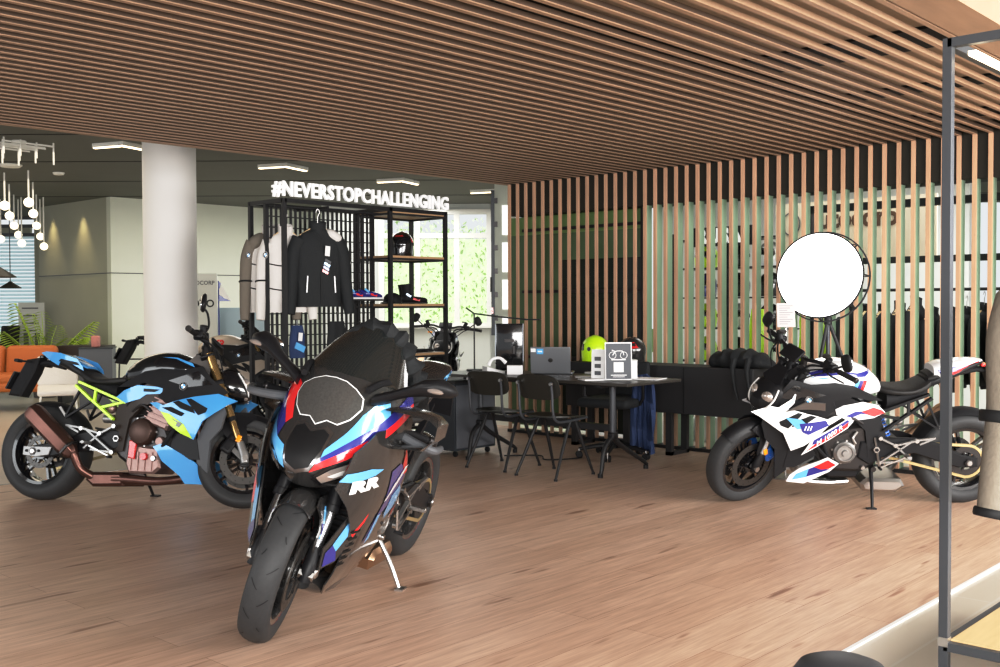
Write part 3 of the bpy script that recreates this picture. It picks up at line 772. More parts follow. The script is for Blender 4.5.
def superbike(loc, heading, lean, steer, label):
    root = empty('motorcycle', (loc[0], loc[1], 0), rot=(-math.radians(lean), 0, heading)); tag(root, label, 'motorcycle')
    pal = dict(case='dark_metal', sump='black_satin', head='dark_metal', cover='carbon', accent='dark_metal', rim='carbon', rimline='red', swing='black_satin', hug='carbon',
               frame='black_satin', spring='red', pipe='titan', box='titan', muf='titan', fork='black_satin', forkin='chrome_dark', forkfoot='black_satin', caliper='black_satin',
               chain='chain_gold', lean=lean, stand='steel', forktop=.66, grooves=True, peg='steel')
    mx = chassis(root, pal, steer, fork_r=.03); engine(root, pal)
    lb = lambda sd: [([(WB-.05, .545), (WB-.12, .52), (WB-.165, .49), (WB-.10, .41), (WB-.085, .415), (WB-.12, .47)], 'lightblue')]
    fo = fender(root, mx, 'carbon', q0=66, decals=[([(WB-.03, .50), (WB-.08, .49), (WB-.11, .42), (WB-.08, .405), (WB-.05, .42)], 'navy'), ([(WB-.07, .56), (WB-.12, .55), (WB-.10, .48), (WB-.05, .42), (WB-.035, .44), (WB-.06, .50)], 'lightblue'), ([(WB-.13, .56), (WB-.175, .53), (WB-.17, .49), (WB-.12, .44), (WB-.11, .47), (WB-.14, .50)], 'red')])
    # nose fairing
    zs = [.62+.0215*i for i in range(int((1.03-.62)/.0215)+1)]
    mb = MB()
    ln = lambda poly, m, off=.0025, th=0.: mb.patch(poly, nose, m, .035, off=-off, thick=th)
    full = [(-1, .66), (-.8, .645), (-.5, .63), (-.2, .625), (.2, .625), (.5, .63), (.8, .645), (1, .66), (1, 1.02), (.6, 1.045), (.3, 1.06), (0, 1.065), (-.3, 1.06), (-.6, 1.045), (-1, 1.02)]
    mb.patch(full, nose, 'carbon', .05, thick=-.006)
    for s_ in (1, -1):
        fl = lambda p: [(a*s_, b) for a, b in p]
        if s_ < 0:
            ln([(-.40, .985), (-.60, 1.01), (-.66, .96), (-.50, .90), (-.33, .835), (-.27, .86), (-.36, .92)], 'red', .0026)
            ln([(-.60, 1.01), (-.84, 1.01), (-.85, .95), (-.60, .85), (-.36, .785), (-.33, .835), (-.50, .90), (-.66, .96)], 'navy', .0028)
            ln([(-.84, .985), (-1, .96), (-1, .89), (-.7, .79), (-.4, .715), (-.17, .69), (-.21, .77), (-.36, .785), (-.60, .85), (-.85, .95)], 'lightblue', .003)
        else: ln(fl([(.17, .70), (.46, .765), (.80, .88), (1.0, .94), (1.0, .985), (.80, .925), (.46, .82), (.20, .735)]), 'red')
        if 0: ln(fl([(.19, .715), (.46, .79), (.80, .90), (1.0, .955), (1.0, .90), (.70, .825), (.45, .76), (.22, .695)]), 'red')
        if s_ > 0: ln(fl([(.22, .765), (.46, .865), (.74, .955), (1.0, 1.02), (1.0, .975), (.80, .92), (.46, .815), (.20, .735)]), 'navy', .0027)
        if s_ > 0: ln(fl([(.21, .79), (.30, .85), (.40, .93), (.50, .97), (.68, .985), (.70, .94), (.46, .862), (.22, .762)]), 'lightblue', .003)
        # headlight slits
        ln(fl([(.20, .675), (.34, .735), (.70, .80), (.88, .77), (.68, .70), (.34, .645)]), 'black_gloss', .003)
        ln(fl([(.27, .685), (.38, .725), (.68, .782), (.80, .762), (.64, .708), (.36, .66)]), 'lens', .005)
        ln(fl([(.38, .695), (.48, .72), (.62, .742), (.60, .718), (.46, .690)]), 'plain_white', .007)
    ln([(-.17, .705), (0, .685), (.17, .705), (.21, .78), (.20, .85), (.12, .868), (0, .85), (-.12, .868), (-.20, .85), (-.21, .78)], 'chrome_dark', .003)
    ln([(-.145, .72), (0, .70), (.145, .72), (.185, .785), (.175, .84), (.10, .855), (0, .836), (-.10, .855), (-.175, .84), (-.185, .785)], 'groove', .0045)
    # number plate zone with white outline
    plate = [(0, .862), (.09, .885), (.20, .878), (.30, .905), (.38, .95), (.37, .99), (.27, 1.02), (.14, 1.04), (0, 1.045), (-.14, 1.04), (-.27, 1.02), (-.37, .99), (-.38, .95), (-.30, .905), (-.20, .878), (-.09, .885)]
    ln(plate, 'white_paint', .0035)
    ctr = V((0, .955)); ins = [tuple(ctr+(V(p)-ctr)*.955) for p in plate]; ln(ins, 'carbon_light', .006)
    nf = mb.build('front_fairing', root)
    # windshield
    mb = MB()
    ws = [(-.95, 1.03), (-.6, 1.045), (-.3, 1.06), (0, 1.065), (.3, 1.06), (.6, 1.045), (.95, 1.03), (.96, 1.10), (.9, 1.16), (.75, 1.215), (.4, 1.25), (0, 1.26), (-.4, 1.25), (-.75, 1.215), (-.9, 1.16), (-.96, 1.10)]
    mb.patch(ws, nose, 'screen_tint', .05, thick=-.004)
    wsl = [V(nose(*p))+V((.004, 0, 0)) for p in ws[7:]+[ws[0]]]
    mb.tube(wsl, .004, 'black_gloss', 6); mb.build('windshield', root)
    # dashboard and clocks behind the screen
    mb = MB(); mb.rbox((1.20, 0, 1.02), (.14, .22, .05), 'black_matte', .02, Euler((0, -.5, 0))); mb.rbox((1.14, 0, 1.08), (.02, .17, .10), 'black_satin', .01, Euler((0, -.9, 0)))
    mb.tube([(1.25, .12, .98), (1.30, 0, 1.0), (1.25, -.12, .98)], .012, 'black_matte', 8, smooth=4)
    for sd in (-1, 1): mb.tube([(1.05, sd*.17, .99), (1.18, sd*.17, 1.06), (1.30, sd*.14, 1.03)], .014, 'black_matte', 8, smooth=4)
    mb.build('instrument_display', root)
    # side fairing
    def sy(x, z):
        a = sinterp([.12, .25, .42, .60, .75, .90], [.09, .155, .205, .245, .255, .235], z)
        b = sinterp([.70, .90, 1.15, 1.30, 1.42, 1.52], [.86, .97, 1.0, .93, .78, .55], x)
        return a*b
    for sd in (-1, 1):
        S = lambda x, z, sd=sd: (x, sd*sy(x, z), z); mb = MB(); of = .003*sd
        side = [(1.48, .66), (1.43, .80), (1.30, .88), (1.12, .89), (.98, .80), (.90, .70), (.84, .58), (.74, .47), (.70, .36), (.76, .26), (.84, .19), (1.00, .135), (1.18, .135), (1.25, .20), (1.27, .33), (1.31, .47), (1.40, .58)]
        mb.patch(side, S, 'carbon', .05, thick=.006*sd)
        D = lambda poly, m, k=1.: mb.patch(poly, S, m, .04, of*k)
        D([(1.475, .69), (1.45, .72), (1.32, .735), (1.22, .725), (1.28, .705), (1.41, .685)], 'lightblue')
        D([(1.12, .70), (1.02, .72), (.90, .66), (.92, .60), (1.04, .50), (1.07, .40), (1.11, .36), (1.11, .45), (1.08, .56)], 'navy')
        D([(1.00, .57), (.93, .61), (.86, .56), (.88, .49), (.96, .45), (1.00, .49)], 'lightblue', 1.5)
        D([(1.10, .50), (1.06, .50), (1.05, .38), (1.085, .36)], 'lightblue', 1.6)
        D([(.99, .79), (.92, .70), (.88, .66), (.93, .655), (.99, .71)], 'red', 1.3)
        # script strokes, white
        for k in range(4): D([(1.10-.03*k, .56+.025*k), (1.04-.03*k, .635+.02*k), (.97-.025*k, .66+.012*k), (1.02-.03*k, .625+.018*k), (1.075-.03*k, .565+.025*k)], 'white_paint', 2)
        D([(.86, .47), (.80, .50), (.79, .46), (.83, .42)], 'red', 1.3)
        def tf(u, v, d, sd=sd): x = 1.335-sd*u*1.35; z = .668+v*.62+u*sd*.12; return (x, sd*(sy(x, z)+.006), z)
        mb.glyph('RR', tf, 'white_paint', .105, .007)
        # radiator side louvre
        for k in range(6): D([(1.29, .30+.03*k), (1.22, .30+.03*k), (1.22, .312+.03*k), (1.295, .312+.03*k)], 'groove', 1.2)
        mb.build('side_fairing', root)
        # winglet: plate out and down
        mb = MB(); rings = []
        for (y, z, c0, c1) in ((.215, .965, 1.26, 1.02), (.31, .965, 1.22, 1.01), (.38, .955, 1.18, 1.00), (.41, .93, 1.15, .99), (.405, .87, 1.13, .98), (.36, .82, 1.15, .98), (.24, .805, 1.2, .98)):
            rings.append([V((c1+(c0-c1)*t, sd*y, z+hh)) for t, hh in ((0, 0), (.5, .007), (.85, .006), (1, 0), (.85, -.005), (.5, -.006))])
        mb.loft([catm for catm in rings], 'carbon'); mb.build('winglet', root)
        # mirror: flat blade with integrated indicator
        mb = MB(); cs = [((1.25, .165, .99), .06, .028), ((1.25, .235, 1.03), .04, .022), ((1.24, .29, 1.06), .05, .024), ((1.21, .34, 1.085), .068, .036), ((1.18, .395, 1.095), .072, .040), ((1.16, .44, 1.09), .05, .026), ((1.15, .46, 1.085), .015, .008)]
        rings = []
        for (c, a, b) in cs: rings.append([V((c[0]+math.cos(q)*a, sd*c[1], c[2]+math.sin(q)*b+math.cos(q)*a*.1)) for q in [2*PI*k/16 for k in range(16)]])
        mb.loft(rings, 'black_satin'); mo = mb.build('mirror', root)
        mb = MB(); mb.ell((1.15, sd*.375, 1.088), (.02, .055, .03), 'mirror_glass', None, 16, 8); mb.ell((1.245, sd*.385, 1.088), (.02, .045, .012), 'lens', None, 14, 6); mb.build('mirror_glass', mo)
        # clip-on
        mb = MB(); mb.cyl((1.10, sd*.14, .88), (1.00, sd*.30, .865), .012, 'black_satin', 12); mb.xf(mx); hb = mb.build('handlebar', root)
        mb = MB(); mb.cyl((1.045, sd*.235, .87), (.975, sd*.36, .85), .0175, 'black_matte', 14, .003); mb.cyl((.975, sd*.36, .85), (.955, sd*.395, .845), .022, 'dark_metal', 14, .004)
        mb.tube([(1.09, sd*.22, .875), (1.12, sd*.29, .86), (1.09, sd*.40, .84), (1.0, sd*.425, .84)], [.016, .02, .018, .014], 'grey_panel', 10, smooth=4)
        mb.rbox((1.08, sd*.20, .885), (.06, .06, .05), 'black_satin', .01); mb.xf(mx); mb.build('grip', hb)
        mb = MB(); mb.rbox((WB-.02, sd*.135, .31), (.045, .02, .04), 'steel', .008); mb.xf(mx); mb.build('axle_clamp', root)
    for sd in (-1, 1):
        gy = lambda x, z, sd=sd: (x, sd*(.138+(WB-x)*.50), z); mb = MB()
        mb.patch([(WB-.01, .33), (WB-.09, .35), (WB-.20, .50), (WB-.225, .60), (WB-.15, .62), (WB-.06, .50), (WB-.0, .42)], gy, 'carbon', .05, thick=.005*sd)
        mb.patch([(WB-.155, .61), (WB-.18, .595), (WB-.15, .50), (WB-.075, .40), (WB-.045, .43), (WB-.10, .52)], gy, 'lightblue', .05, .003*sd)
        mb.patch([(WB-.19, .60), (WB-.222, .59), (WB-.195, .51), (WB-.15, .45), (WB-.13, .47), (WB-.165, .54)], gy, 'red', .05, .003*sd)
        mb.patch([(WB-.045, .43), (WB-.075, .40), (WB-.09, .36), (WB-.02, .34), (WB-.015, .40)], gy, 'navy', .05, .003*sd)
        mb.xf(mx); mb.build('fork_guard', root)
    # brake duct
    for sd in (-1, 1):
        mb = MB(); mb.tube([(WB-.03, sd*.125, .40), (WB-.07, sd*.13, .36), (WB-.08, sd*.125, .31)], [.02, .024, .02], 'black_satin', 10, smooth=4); mb.xf(mx); mb.build('brake_duct', root)
    # belly and radiator
    mb = MB(); mb.box((1.20, 0, .50), (.04, .34, .40), 'black_matte', Euler((0, .15, 0)))
    for k in range(14): mb.box((1.222+.004*0, 0, .34+k*.026), (.03, .32, .004), 'dark_metal', Euler((0, .15, 0)))
    mb.build('radiator', root)
    mb = MB(); shell(mb, [(.76, .17, .25, .10), (.95, .12, .22, .11), (1.15, .115, .22, .11), (1.27, .16, .24, .07)], 'carbon', 18, 3); mb.build('belly_pan', root)
    # tank
    tank = [(.56, .80, .84, .06), (.60, .78, .92, .12), (.70, .76, .98, .15), (.83, .77, 1.02, .165), (.95, .78, 1.025, .165), (1.06, .80, .99, .15), (1.17, .84, .94, .11)]
    mb = MB(); shell(mb, tank, 'black_satin', 26, 2.5)
    for sd in (-1, 1):
        S = shell_S(tank, sd, 2.5); mb.patch([(1.08, .93), (.9, .96), (.7, .91), (.8, .88), (1.0, .88)], S, 'carbon', .03, .003*sd)
    mb.ell((.92, 0, 1.02), (.035, .035, .012), 'red', None, 18, 8); mb.build('fuel_tank', root)
    mb = MB(); shell(mb, [(.60, .80, .85, .08), (.52, .785, .84, .125), (.42, .79, .84, .135), (.33, .80, .87, .125), (.28, .83, .91, .10)], 'seat_vinyl', 20, 2.8); mb.build('seat', root)
    mb = MB(); tail = [(.32, .84, .93, .11), (.22, .90, .985, .12), (.10, .95, 1.01, .11), (-.03, .985, 1.03, .09), (-.12, 1.0, 1.03, .06), (-.16, 1.01, 1.025, .03)]
    shell(mb, tail, 'carbon', 22, 2.6)
    for sd in (-1, 1):
        S = shell_S(tail, sd, 2.6)
        mb.patch([(.28, .955), (.10, .995), (-.05, 1.018), (-.02, 1.0), (.12, .965), (.28, .925)], S, 'lightblue', .03, .003*sd); mb.patch([(.28, .925), (.12, .965), (.02, .99), (.10, .95), (.27, .90)], S, 'navy', .03, .003*sd)
        mb.patch([(.0, .995), (-.10, 1.02), (-.06, .99), (.06, .945), (.14, .93), (.08, .96)], S, 'red', .03, .0035*sd)
    mb.build('tail_cowl', root)
    for sd in (-1, 1):
        mb = MB(); mb.bar((.30, sd*.11, .80), (.60, sd*.14, .66), .02, .03, 'black_satin', up=(0, 1, 0)); mb.bar((.22, sd*.10, .86), (.58, sd*.14, .55), .015, .025, 'black_satin', up=(0, 1, 0)); mb.build('subframe', root)
    mb = MB(); mb.tube([(.05, 0, .95), (-.10, 0, .93), (-.18, 0, .88)], .018, 'black_matte', 8); mb.box((-.22, 0, .80), (.01, .17, .12), 'black_satin', Euler((0, .4, 0))); mb.build('license_plate_bracket', root)
    return root
# ================================================================= ROOM
mat('slat_side_shade', (.10, .063, .043), .6, noise=.2, nscale=3)  # ceiling slat flanks, shade put into a dark brown
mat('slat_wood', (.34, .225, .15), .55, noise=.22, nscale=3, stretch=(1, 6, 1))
mat('wallslat_wood', (.55, .35, .235), .55, noise=.25, nscale=6, stretch=(2, 2, .3))
mat('canopy_back', (.36, .27, .19), .8, noise=.15, nscale=4)
mat('void_black', (.008, .008, .008), .8)
mat('bulkhead', (.02, .018, .013), .7, noise=.2, nscale=8)
mat('ceiling_grey', (.15, .155, .135), .8, noise=.08, nscale=2)
mat('wall_white', (.68, .70, .62), .7, noise=.04, nscale=2)
mat('wall_olive', (.42, .42, .34), .7, noise=.06, nscale=2)
mat('wall_light', (.60, .62, .60), .7, noise=.03, nscale=2)
mat('column_white', (.82, .80, .78), .6, noise=.03, nscale=2)
mat('fin_reflect_green', (.34, .47, .34), .5, noise=.25, nscale=1.2)  # green reflection in the slat gaps put into the fin colour
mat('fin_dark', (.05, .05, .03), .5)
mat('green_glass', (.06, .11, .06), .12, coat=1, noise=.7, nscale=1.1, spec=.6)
mat('window_frame', (.80, .80, .76), .5)
mat('black_frame', (.018, .018, .02), .45)
mat('post_grey', (.075, .08, .09), .4, metal=.3)
mat('glow_white', (1, .97, .9), .5, emit=9.)
mat('blind', (.55, .68, .72), .5, emit=.35)  # backlight through the blinds put in as a mild glow
mat('window_glass', (.95, 1, .97), .02, trans=1., alpha=.12, ior=1.02)
mat('outside_white', (.9, .9, .9), .9, emit=1.2)

def wood_floor():
    m = bpy.data.materials.new('plank_floor'); m.use_nodes = True; nt = m.node_tree; b = nt.nodes['Principled BSDF']; N = nt.nodes.new; L = nt.links.new
    tc = N('ShaderNodeTexCoord'); br = N('ShaderNodeTexBrick'); br.offset = .37; br.squash = 1
    br.inputs['Scale'].default_value = 1; br.inputs['Brick Width'].default_value = 2.1; br.inputs['Row Height'].default_value = .19
    br.inputs['Mortar Size'].default_value = .0012; br.inputs['Mortar Smooth'].default_value = .3; br.inputs['Bias'].default_value = 0
    br.inputs['Color1'].default_value = (.58, .41, .31, 1); br.inputs['Color2'].default_value = (.67, .50, .395, 1); br.inputs['Mortar'].default_value = (.30, .16, .10, 1)
    L(tc.outputs['Object'], br.inputs['Vector'])
    def noise(sc, s, det=4, rough=.6):
        mp = N('ShaderNodeMapping'); mp.inputs['Scale'].default_value = sc; n = N('ShaderNodeTexNoise'); n.inputs['Scale'].default_value = s; n.inputs['Detail'].default_value = det; n.inputs['Roughness'].default_value = rough
        L(tc.outputs['Object'], mp.inputs[0]); L(mp.outputs[0], n.inputs['Vector']); return n
    def mix(a, bb, fac, mode='MULTIPLY', f=1.):
        x = N('ShaderNodeMix'); x.data_type = 'RGBA'; x.blend_type = mode; x.inputs[0].default_value = f
        L(a, x.inputs[6]); L(bb, x.inputs[7])
        if fac: L(fac, x.inputs[0])
        return x.outputs[2]
    def ramp(n, *st):
        r = N('ShaderNodeValToRGB'); r.color_ramp.elements[0].position = st[0][0]; r.color_ramp.elements[0].color = (*st[0][1], 1)
        r.color_ramp.elements[1].position = st[1][0]; r.color_ramp.elements[1].color = (*st[1][1], 1); L(n.outputs['Fac'], r.inputs[0]); return r.outputs[0]
    g = noise((.7, 9, 1), 3.2); c1 = mix(br.outputs['Color'], ramp(g, (.35, (.86, .82, .79)), (.65, (1.06, 1.05, 1.04))), None)
    g2 = noise((2.2, 45, 1), 2.5, 3); c2 = mix(c1, ramp(g2, (.38, (.90, .88, .87)), (.6, (1.02, 1.02, 1.02))), None)
    k = noise((1.3, 9, 1), 1.7, 2, .4); c3 = mix(c2, ramp(k, (.26, (.52, .42, .36)), (.34, (1, 1, 1))), None)
    L(c3, b.inputs['Base Color']); b.inputs['Roughness'].default_value = .42; b.inputs['Specular IOR Level'].default_value = .4
    bp = N('ShaderNodeBump'); bp.inputs['Strength'].default_value = .12; bp.inputs['Distance'].default_value = .004; L(br.outputs['Fac'], bp.inputs['Height']); bp.invert = True; L(bp.outputs[0], b.inputs['Normal'])
    MATS['plank_floor'] = m
def tile_floor():
    m = bpy.data.materials.new('tile_floor'); m.use_nodes = True; nt = m.node_tree; b = nt.nodes['Principled BSDF']; N = nt.nodes.new; L = nt.links.new
    tc = N('ShaderNodeTexCoord'); br = N('ShaderNodeTexBrick'); br.offset = 0; br.inputs['Scale'].default_value = 1; br.inputs['Brick Width'].default_value = 1.2; br.inputs['Row Height'].default_value = 1.2
    br.inputs['Mortar Size'].default_value = .006; br.inputs['Color1'].default_value = (.55, .50, .43, 1); br.inputs['Color2'].default_value = (.58, .53, .46, 1); br.inputs['Mortar'].default_value = (.60, .57, .52, 1)
    mp = N('ShaderNodeMapping'); mp.inputs['Location'].default_value = (0, -.31, 0); L(tc.outputs['Object'], mp.inputs[0]); L(mp.outputs[0], br.inputs['Vector'])
    n = N('ShaderNodeTexNoise'); n.inputs['Scale'].default_value = 1.6; n.inputs['Detail'].default_value = 6; L(tc.outputs['Object'], n.inputs['Vector'])
    r = N('ShaderNodeValToRGB'); r.color_ramp.elements[0].color = (.85, .83, .8, 1); r.color_ramp.elements[1].color = (1.05, 1.05, 1.05, 1); L(n.outputs['Fac'], r.inputs[0])
    x = N('ShaderNodeMix'); x.data_type = 'RGBA'; x.blend_type = 'MULTIPLY'; x.inputs[0].default_value = 1; L(br.outputs['Color'], x.inputs[6]); L(r.outputs[0], x.inputs[7]); L(x.outputs[2], b.inputs['Base Color'])
    b.inputs['Roughness'].default_value = .3; MATS['tile_floor'] = m
wood_floor(); tile_floor()

XW, YC, ZC, SP = 7.99, 7.226, 2.524, .1113       # slat wall plane, first slat, canopy underside, pitch
mb = MB(); mb.cbox((-3.5, 1.707, -.05), (8.36, 7.86, 0), 'plank_floor'); struct(mb, 'floor', smooth=0)
mb = MB(); mb.cbox((-6, -4, -.09), (24, 24, -.006), 'tile_floor'); struct(mb, 'floor.001', smooth=0)
mb = MB(); mb.cbox((-3.5, 1.69, -.02), (8.36, 1.707, .003), 'plain_white'); struct(mb, 'trim_1', smooth=0)
mb = MB(); mb.cbox((-3.5, 7.86, -.02), (8.36, 7.885, .003), 'alu'); struct(mb, 'trim_2', smooth=0)
# slatted ceiling
mb = MB()
for i in range(50): y = YC-SP*i; mb.cbox((-4.5, y-.0145, ZC), (XW+.02, y+.0145, ZC+.005), 'slat_wood'); mb.cbox((-4.5, y-.014, ZC+.005), (XW+.02, y+.014, ZC+(.036 if y > 3.0 else .026)), 'slat_side_shade' if y > 2.4 else 'slat_wood')
mb.cbox((-4.5, 1.552, ZC), (XW+.3, 1.745, ZC+.03), 'slat_wood')
mb.cbox((-4.5, 1.552, ZC+.10), (XW+.3, 7.285, ZC+.18), 'canopy_back')
mb.cbox((-4.5, 7.26, ZC), (XW+.3, 7.285, ZC+.18), 'slat_wood'); mb.cbox((-4.5, 1.54, ZC), (XW+.3, 1.56, ZC+.18), 'slat_wood')
for (x0, x1, y0, y1) in ((5.10, 5.50, 1.78, 2.96), (6.40, 6.62, 1.9, 2.96), (7.45, 7.75, 1.9, 2.96)):
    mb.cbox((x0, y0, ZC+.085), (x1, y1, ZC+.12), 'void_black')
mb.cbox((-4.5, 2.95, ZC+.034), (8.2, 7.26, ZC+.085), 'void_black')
struct(mb, 'ceiling', smooth=0)
# slatted wall
mb = MB()
for i in range(-0, 56):
    y = YC-SP*i
    mb.cbox((XW, y-.0145, .02), (XW+.022, y+.0145, ZC), 'wallslat_wood')
    if y < 5.66: mb.cbox((XW+.022, y-.0145, .02), (XW+.10, y+.0145, 2.206), 'fin_reflect_green')
mb.cbox((XW-.01, YC-.02-SP*56, 0), (XW+.12, YC+.02, .03), 'black_frame')
struct(mb, 'wall_right', smooth=0)
mb = MB(); mb.cbox((XW+.03, .9, 2.206), (XW+.30, YC+.02, ZC+.2), 'bulkhead'); struct(mb, 'trim_3', smooth=0)
# dark glazed partition behind the far part of the slats
mat('reflect_green_a', (.16, .27, .09), .3); mat('reflect_green_b', (.11, .18, .09), .2, noise=.5, nscale=1.5); mat('green_c', (.02, .03, .022), .15)  # foliage reflections on the dark glass put into green strip colours
mb = MB(); mb.cbox((XW+.24, 5.72, .05), (XW+.25, 6.75, 1.75), 'green_c'); mb.cbox((XW+.24, 5.72, 1.75), (XW+.25, 6.75, 2.1), 'reflect_green_b'); mb.cbox((XW+.24, 6.75, .05), (XW+.25, YC+.2, 2.1), 'reflect_green_b'); mb.cbox((XW+.235, 5.72, 2.02), (XW+.25, YC+.2, 2.206), 'reflect_green_a'); mb.cbox((XW+.20, 5.66, 0), (XW+.27, 5.74, 2.206), 'black_frame')
for z in (2.05, 1.42, .75): mb.cbox((XW+.20, 5.72, z), (XW+.24, YC, z+.03), 'black_frame')
struct(mb, 'door_1', smooth=0)
# room behind the slats
mb = MB(); mb.cbox((13.2, 4.45, 0), (13.3, 9, 3), 'wall_light'); mb.cbox((13.2, 0, 0), (13.3, 4.45, .5), 'wall_light'); struct(mb, 'wall_back', smooth=0)
mb = MB()
for y in (4.02, 4.10): mb.cbox((8.30, y-.02, 0), (8.36, y+.02, 2.12), 'black_frame')
mb.cbox((8.30, -1, 2.06), (8.36, 4.1, 2.12), 'black_frame'); mb.cbox((8.30, -1, 1.62), (8.36, 4.1, 1.67), 'black_frame'); mb.cbox((8.31, 1.9, 0), (8.35, 1.94, 2.1), 'black_frame')
struct(mb, 'window_1', smooth=0)

# column
mb = MB(); mb.cyl((5.52, 9.55, 0), (5.52, 9.55, 2.95), .258, 'column_white', 48); c = struct(mb, 'column')
# meeting-room volume at the back left
mb = MB(); mb.cbox((7.706, 15.036, 0), (12.2, 15.16, 2.95), 'wall_white'); mb.cbox((7.70, 15.03, 1.80), (12.2, 15.036, 1.812), 'grey_panel'); struct(mb, 'wall_front', smooth=0)
mb = MB(); mb.cbox((7.707, 15.06, 0), (7.80, 17.5, 2.95), 'wall_olive'); mb.cbox((7.70, 15.03, 1.80), (7.706, 17.5, 1.812), 'grey_panel')
struct(mb, 'wall_left', smooth=0)

def facing(px0, depth):
    # frame of a plane that squarely faces the camera side of the room at the given distance
    return None
YAW = .744
fwd = V((math.cos(YAW), math.sin(YAW), 0)); rgt = V((math.sin(YAW), -math.cos(YAW), 0))
def plane_pt(lat, dep, z=0): return fwd*dep+rgt*lat+V((0, 0, z))
ROTP = Matrix(((rgt.x, fwd.x, 0), (rgt.y, fwd.y, 0), (0, 0, 1)))
def fbox(mb, l0, l1, d0, d1, z0, z1, m):
    c = plane_pt((l0+l1)/2, (d0+d1)/2, (z0+z1)/2); mb.box(c, (abs(l1-l0), abs(d1-d0), abs(z1-z0)), m, ROTP)
mb = MB(); fbox(mb, -14, -2.8, 2, 19.5, 2.95, 3.1, 'ceiling_grey'); fbox(mb, -2.8, 13, 6, 17.35, 2.95, 3.1, 'ceiling_grey')
for k in range(5): fbox(mb, -14+0*k, 13, 8.2+k*1.9, 8.21+k*1.9, 2.944, 2.95, 'void_black')
struct(mb, 'ceiling.001', smooth=0)
mb = MB(); mb.cbox((-5, -3.5, 3.0), (12, 1.50, 3.1), 'ceiling_grey'); struct(mb, 'ceiling.002', smooth=0)
# window wall (lateral metres, distance 17.2)
D = 17.2
mb = MB(); fbox(mb, -2.1, .05, D, D+.12, 0, .95, 'wall_light'); fbox(mb, -2.1, .05, D, D+.12, 2.84, 3.0, 'wall_light'); fbox(mb, -.16, .05, D, D+.12, 0, 3, 'wall_light'); fbox(mb, -2.9, -1.95, D, D+.12, 0, 3, 'wall_light')
struct(mb, 'wall_back.001', smooth=0)
mb = MB()
for l in (-1.93, -1.34, -.70, -.17): fbox(mb, l-.045, l+.045, D-.04, D+.06, .95, 2.84, 'window_frame')
for z in (.97, 2.43, 2.82): fbox(mb, -1.95, -.15, D-.05, D+.06, z-.04, z+.04, 'window_frame')
fbox(mb, -2, -.1, D-.14, D, .93, .96, 'window_frame')
w = struct(mb, 'window_2', smooth=0)
mb = MB(); fbox(mb, -1.95, -.15, D+.02, D+.025, .97, 2.82, 'window_glass'); mb.build('window_pane', w, smooth=0)
# panelled door beside the slats
D2 = 12.2; q = D2/1053.
mb = MB(); fbox(mb, (495-500)*q, (516-500)*q, D2, D2+.08, 0, 2.9, 'wall_white')
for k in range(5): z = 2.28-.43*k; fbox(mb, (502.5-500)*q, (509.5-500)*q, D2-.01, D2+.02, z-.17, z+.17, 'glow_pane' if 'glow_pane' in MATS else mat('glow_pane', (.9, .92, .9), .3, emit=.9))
struct(mb, 'door_2', smooth=0)
mb = MB(); fbox(mb, (491.5-500)*q, (495-500)*q, D2-.05, D2+.02, .95, 2.62, 'post_grey')
for k in range(6): z = 2.5-.27*k; fbox(mb, (495-500)*q, (498-500)*q, D2-.06, D2-.02, z-.03, z+.03, 'dark_metal')
fbox(mb, (490.5-500)*q, (492.5-500)*q, D2-.08, D2-.03, 1.45, 1.62, 'black_satin'); fbox(mb, (491-500)*q, (493.5-500)*q, D2-.08, D2-.03, 1.20, 1.27, 'red')
struct(mb, 'trim_5', smooth=0)
# far back wall with blind window
mb = MB(); D3 = 19.3; fbox(mb, -12.0, -8.62, D3+.06, D3+.16, 0, .62, 'wall_olive'); fbox(mb, -12.0, -8.62, D3+.06, D3+.16, 2.62, 2.78, 'wall_olive'); fbox(mb, -12, -8.62, D3+.06, D3+.16, 2.93, 3, 'wall_olive'); fbox(mb, -8.47, -8.0, D3-.1, D3+.16, 0, 3, 'wall_olive')
struct(mb, 'wall_back.002', smooth=0)
mb = MB()
for z in (.64, 2.62, 2.78, 2.93): fbox(mb, -12, -8.45, D3, D3+.06, z-.03, z+.03, 'grey_panel')
for l in (-8.47, -10.1): fbox(mb, l-.03, l+.03, D3, D3+.06, .62, 2.93, 'grey_panel')
w = struct(mb, 'window_3', smooth=0)
mb = MB()
for k in range(30):
    z = .68+k*.065; c = plane_pt(-10.2, D3-.03, z); mb.box(c, (3.4, .055, .004), 'blind', ROTP @ Euler((.9, 0, 0)).to_matrix())
mb.build('blind', w, smooth=0)
mb = MB(); fbox(mb, -12, -8.47, D3+.02, D3+.025, .64, 2.93, 'window_glass'); mb.build('window_pane', w, smooth=0)

# outside: ground, hedge
mat('grass', (.16, .25, .07), .9, noise=.3, nscale=6)
mat('foliage', (.40, .58, .26), .8, noise=.6, nscale=9, emit=.25, ecol=(.5, .7, .35))  # strong daylight on the leaves put into both foliage materials as glow
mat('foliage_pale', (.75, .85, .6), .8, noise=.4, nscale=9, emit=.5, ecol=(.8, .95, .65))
mb = MB(); fbox(mb, -14, 12, 24.5, 60, -.2, -.1, 'grass'); o = mb.build('ground', smooth=0); tag(o, None, None, None, 'structure')
def leaves(mb, n, f, m, s=.12):
    for k in range(n):
        p = f(k); a = Euler((random.uniform(0, 6), random.uniform(0, 6), random.uniform(0, 6))).to_matrix(); r = s*random.uniform(.6, 1.3)
        mb.add([p+a@V((r, 0, 0)), p+a@V((0, r*.45, 0)), p+a@V((-r, 0, 0)), p+a@V((0, -r*.45, 0))], [(0, 1, 2, 3)], m[k % len(m)])
mb = MB()
fbox(mb, -4.5, 2.0, 25.6, 26.4, -.1, 2.9, 'foliage_pale')
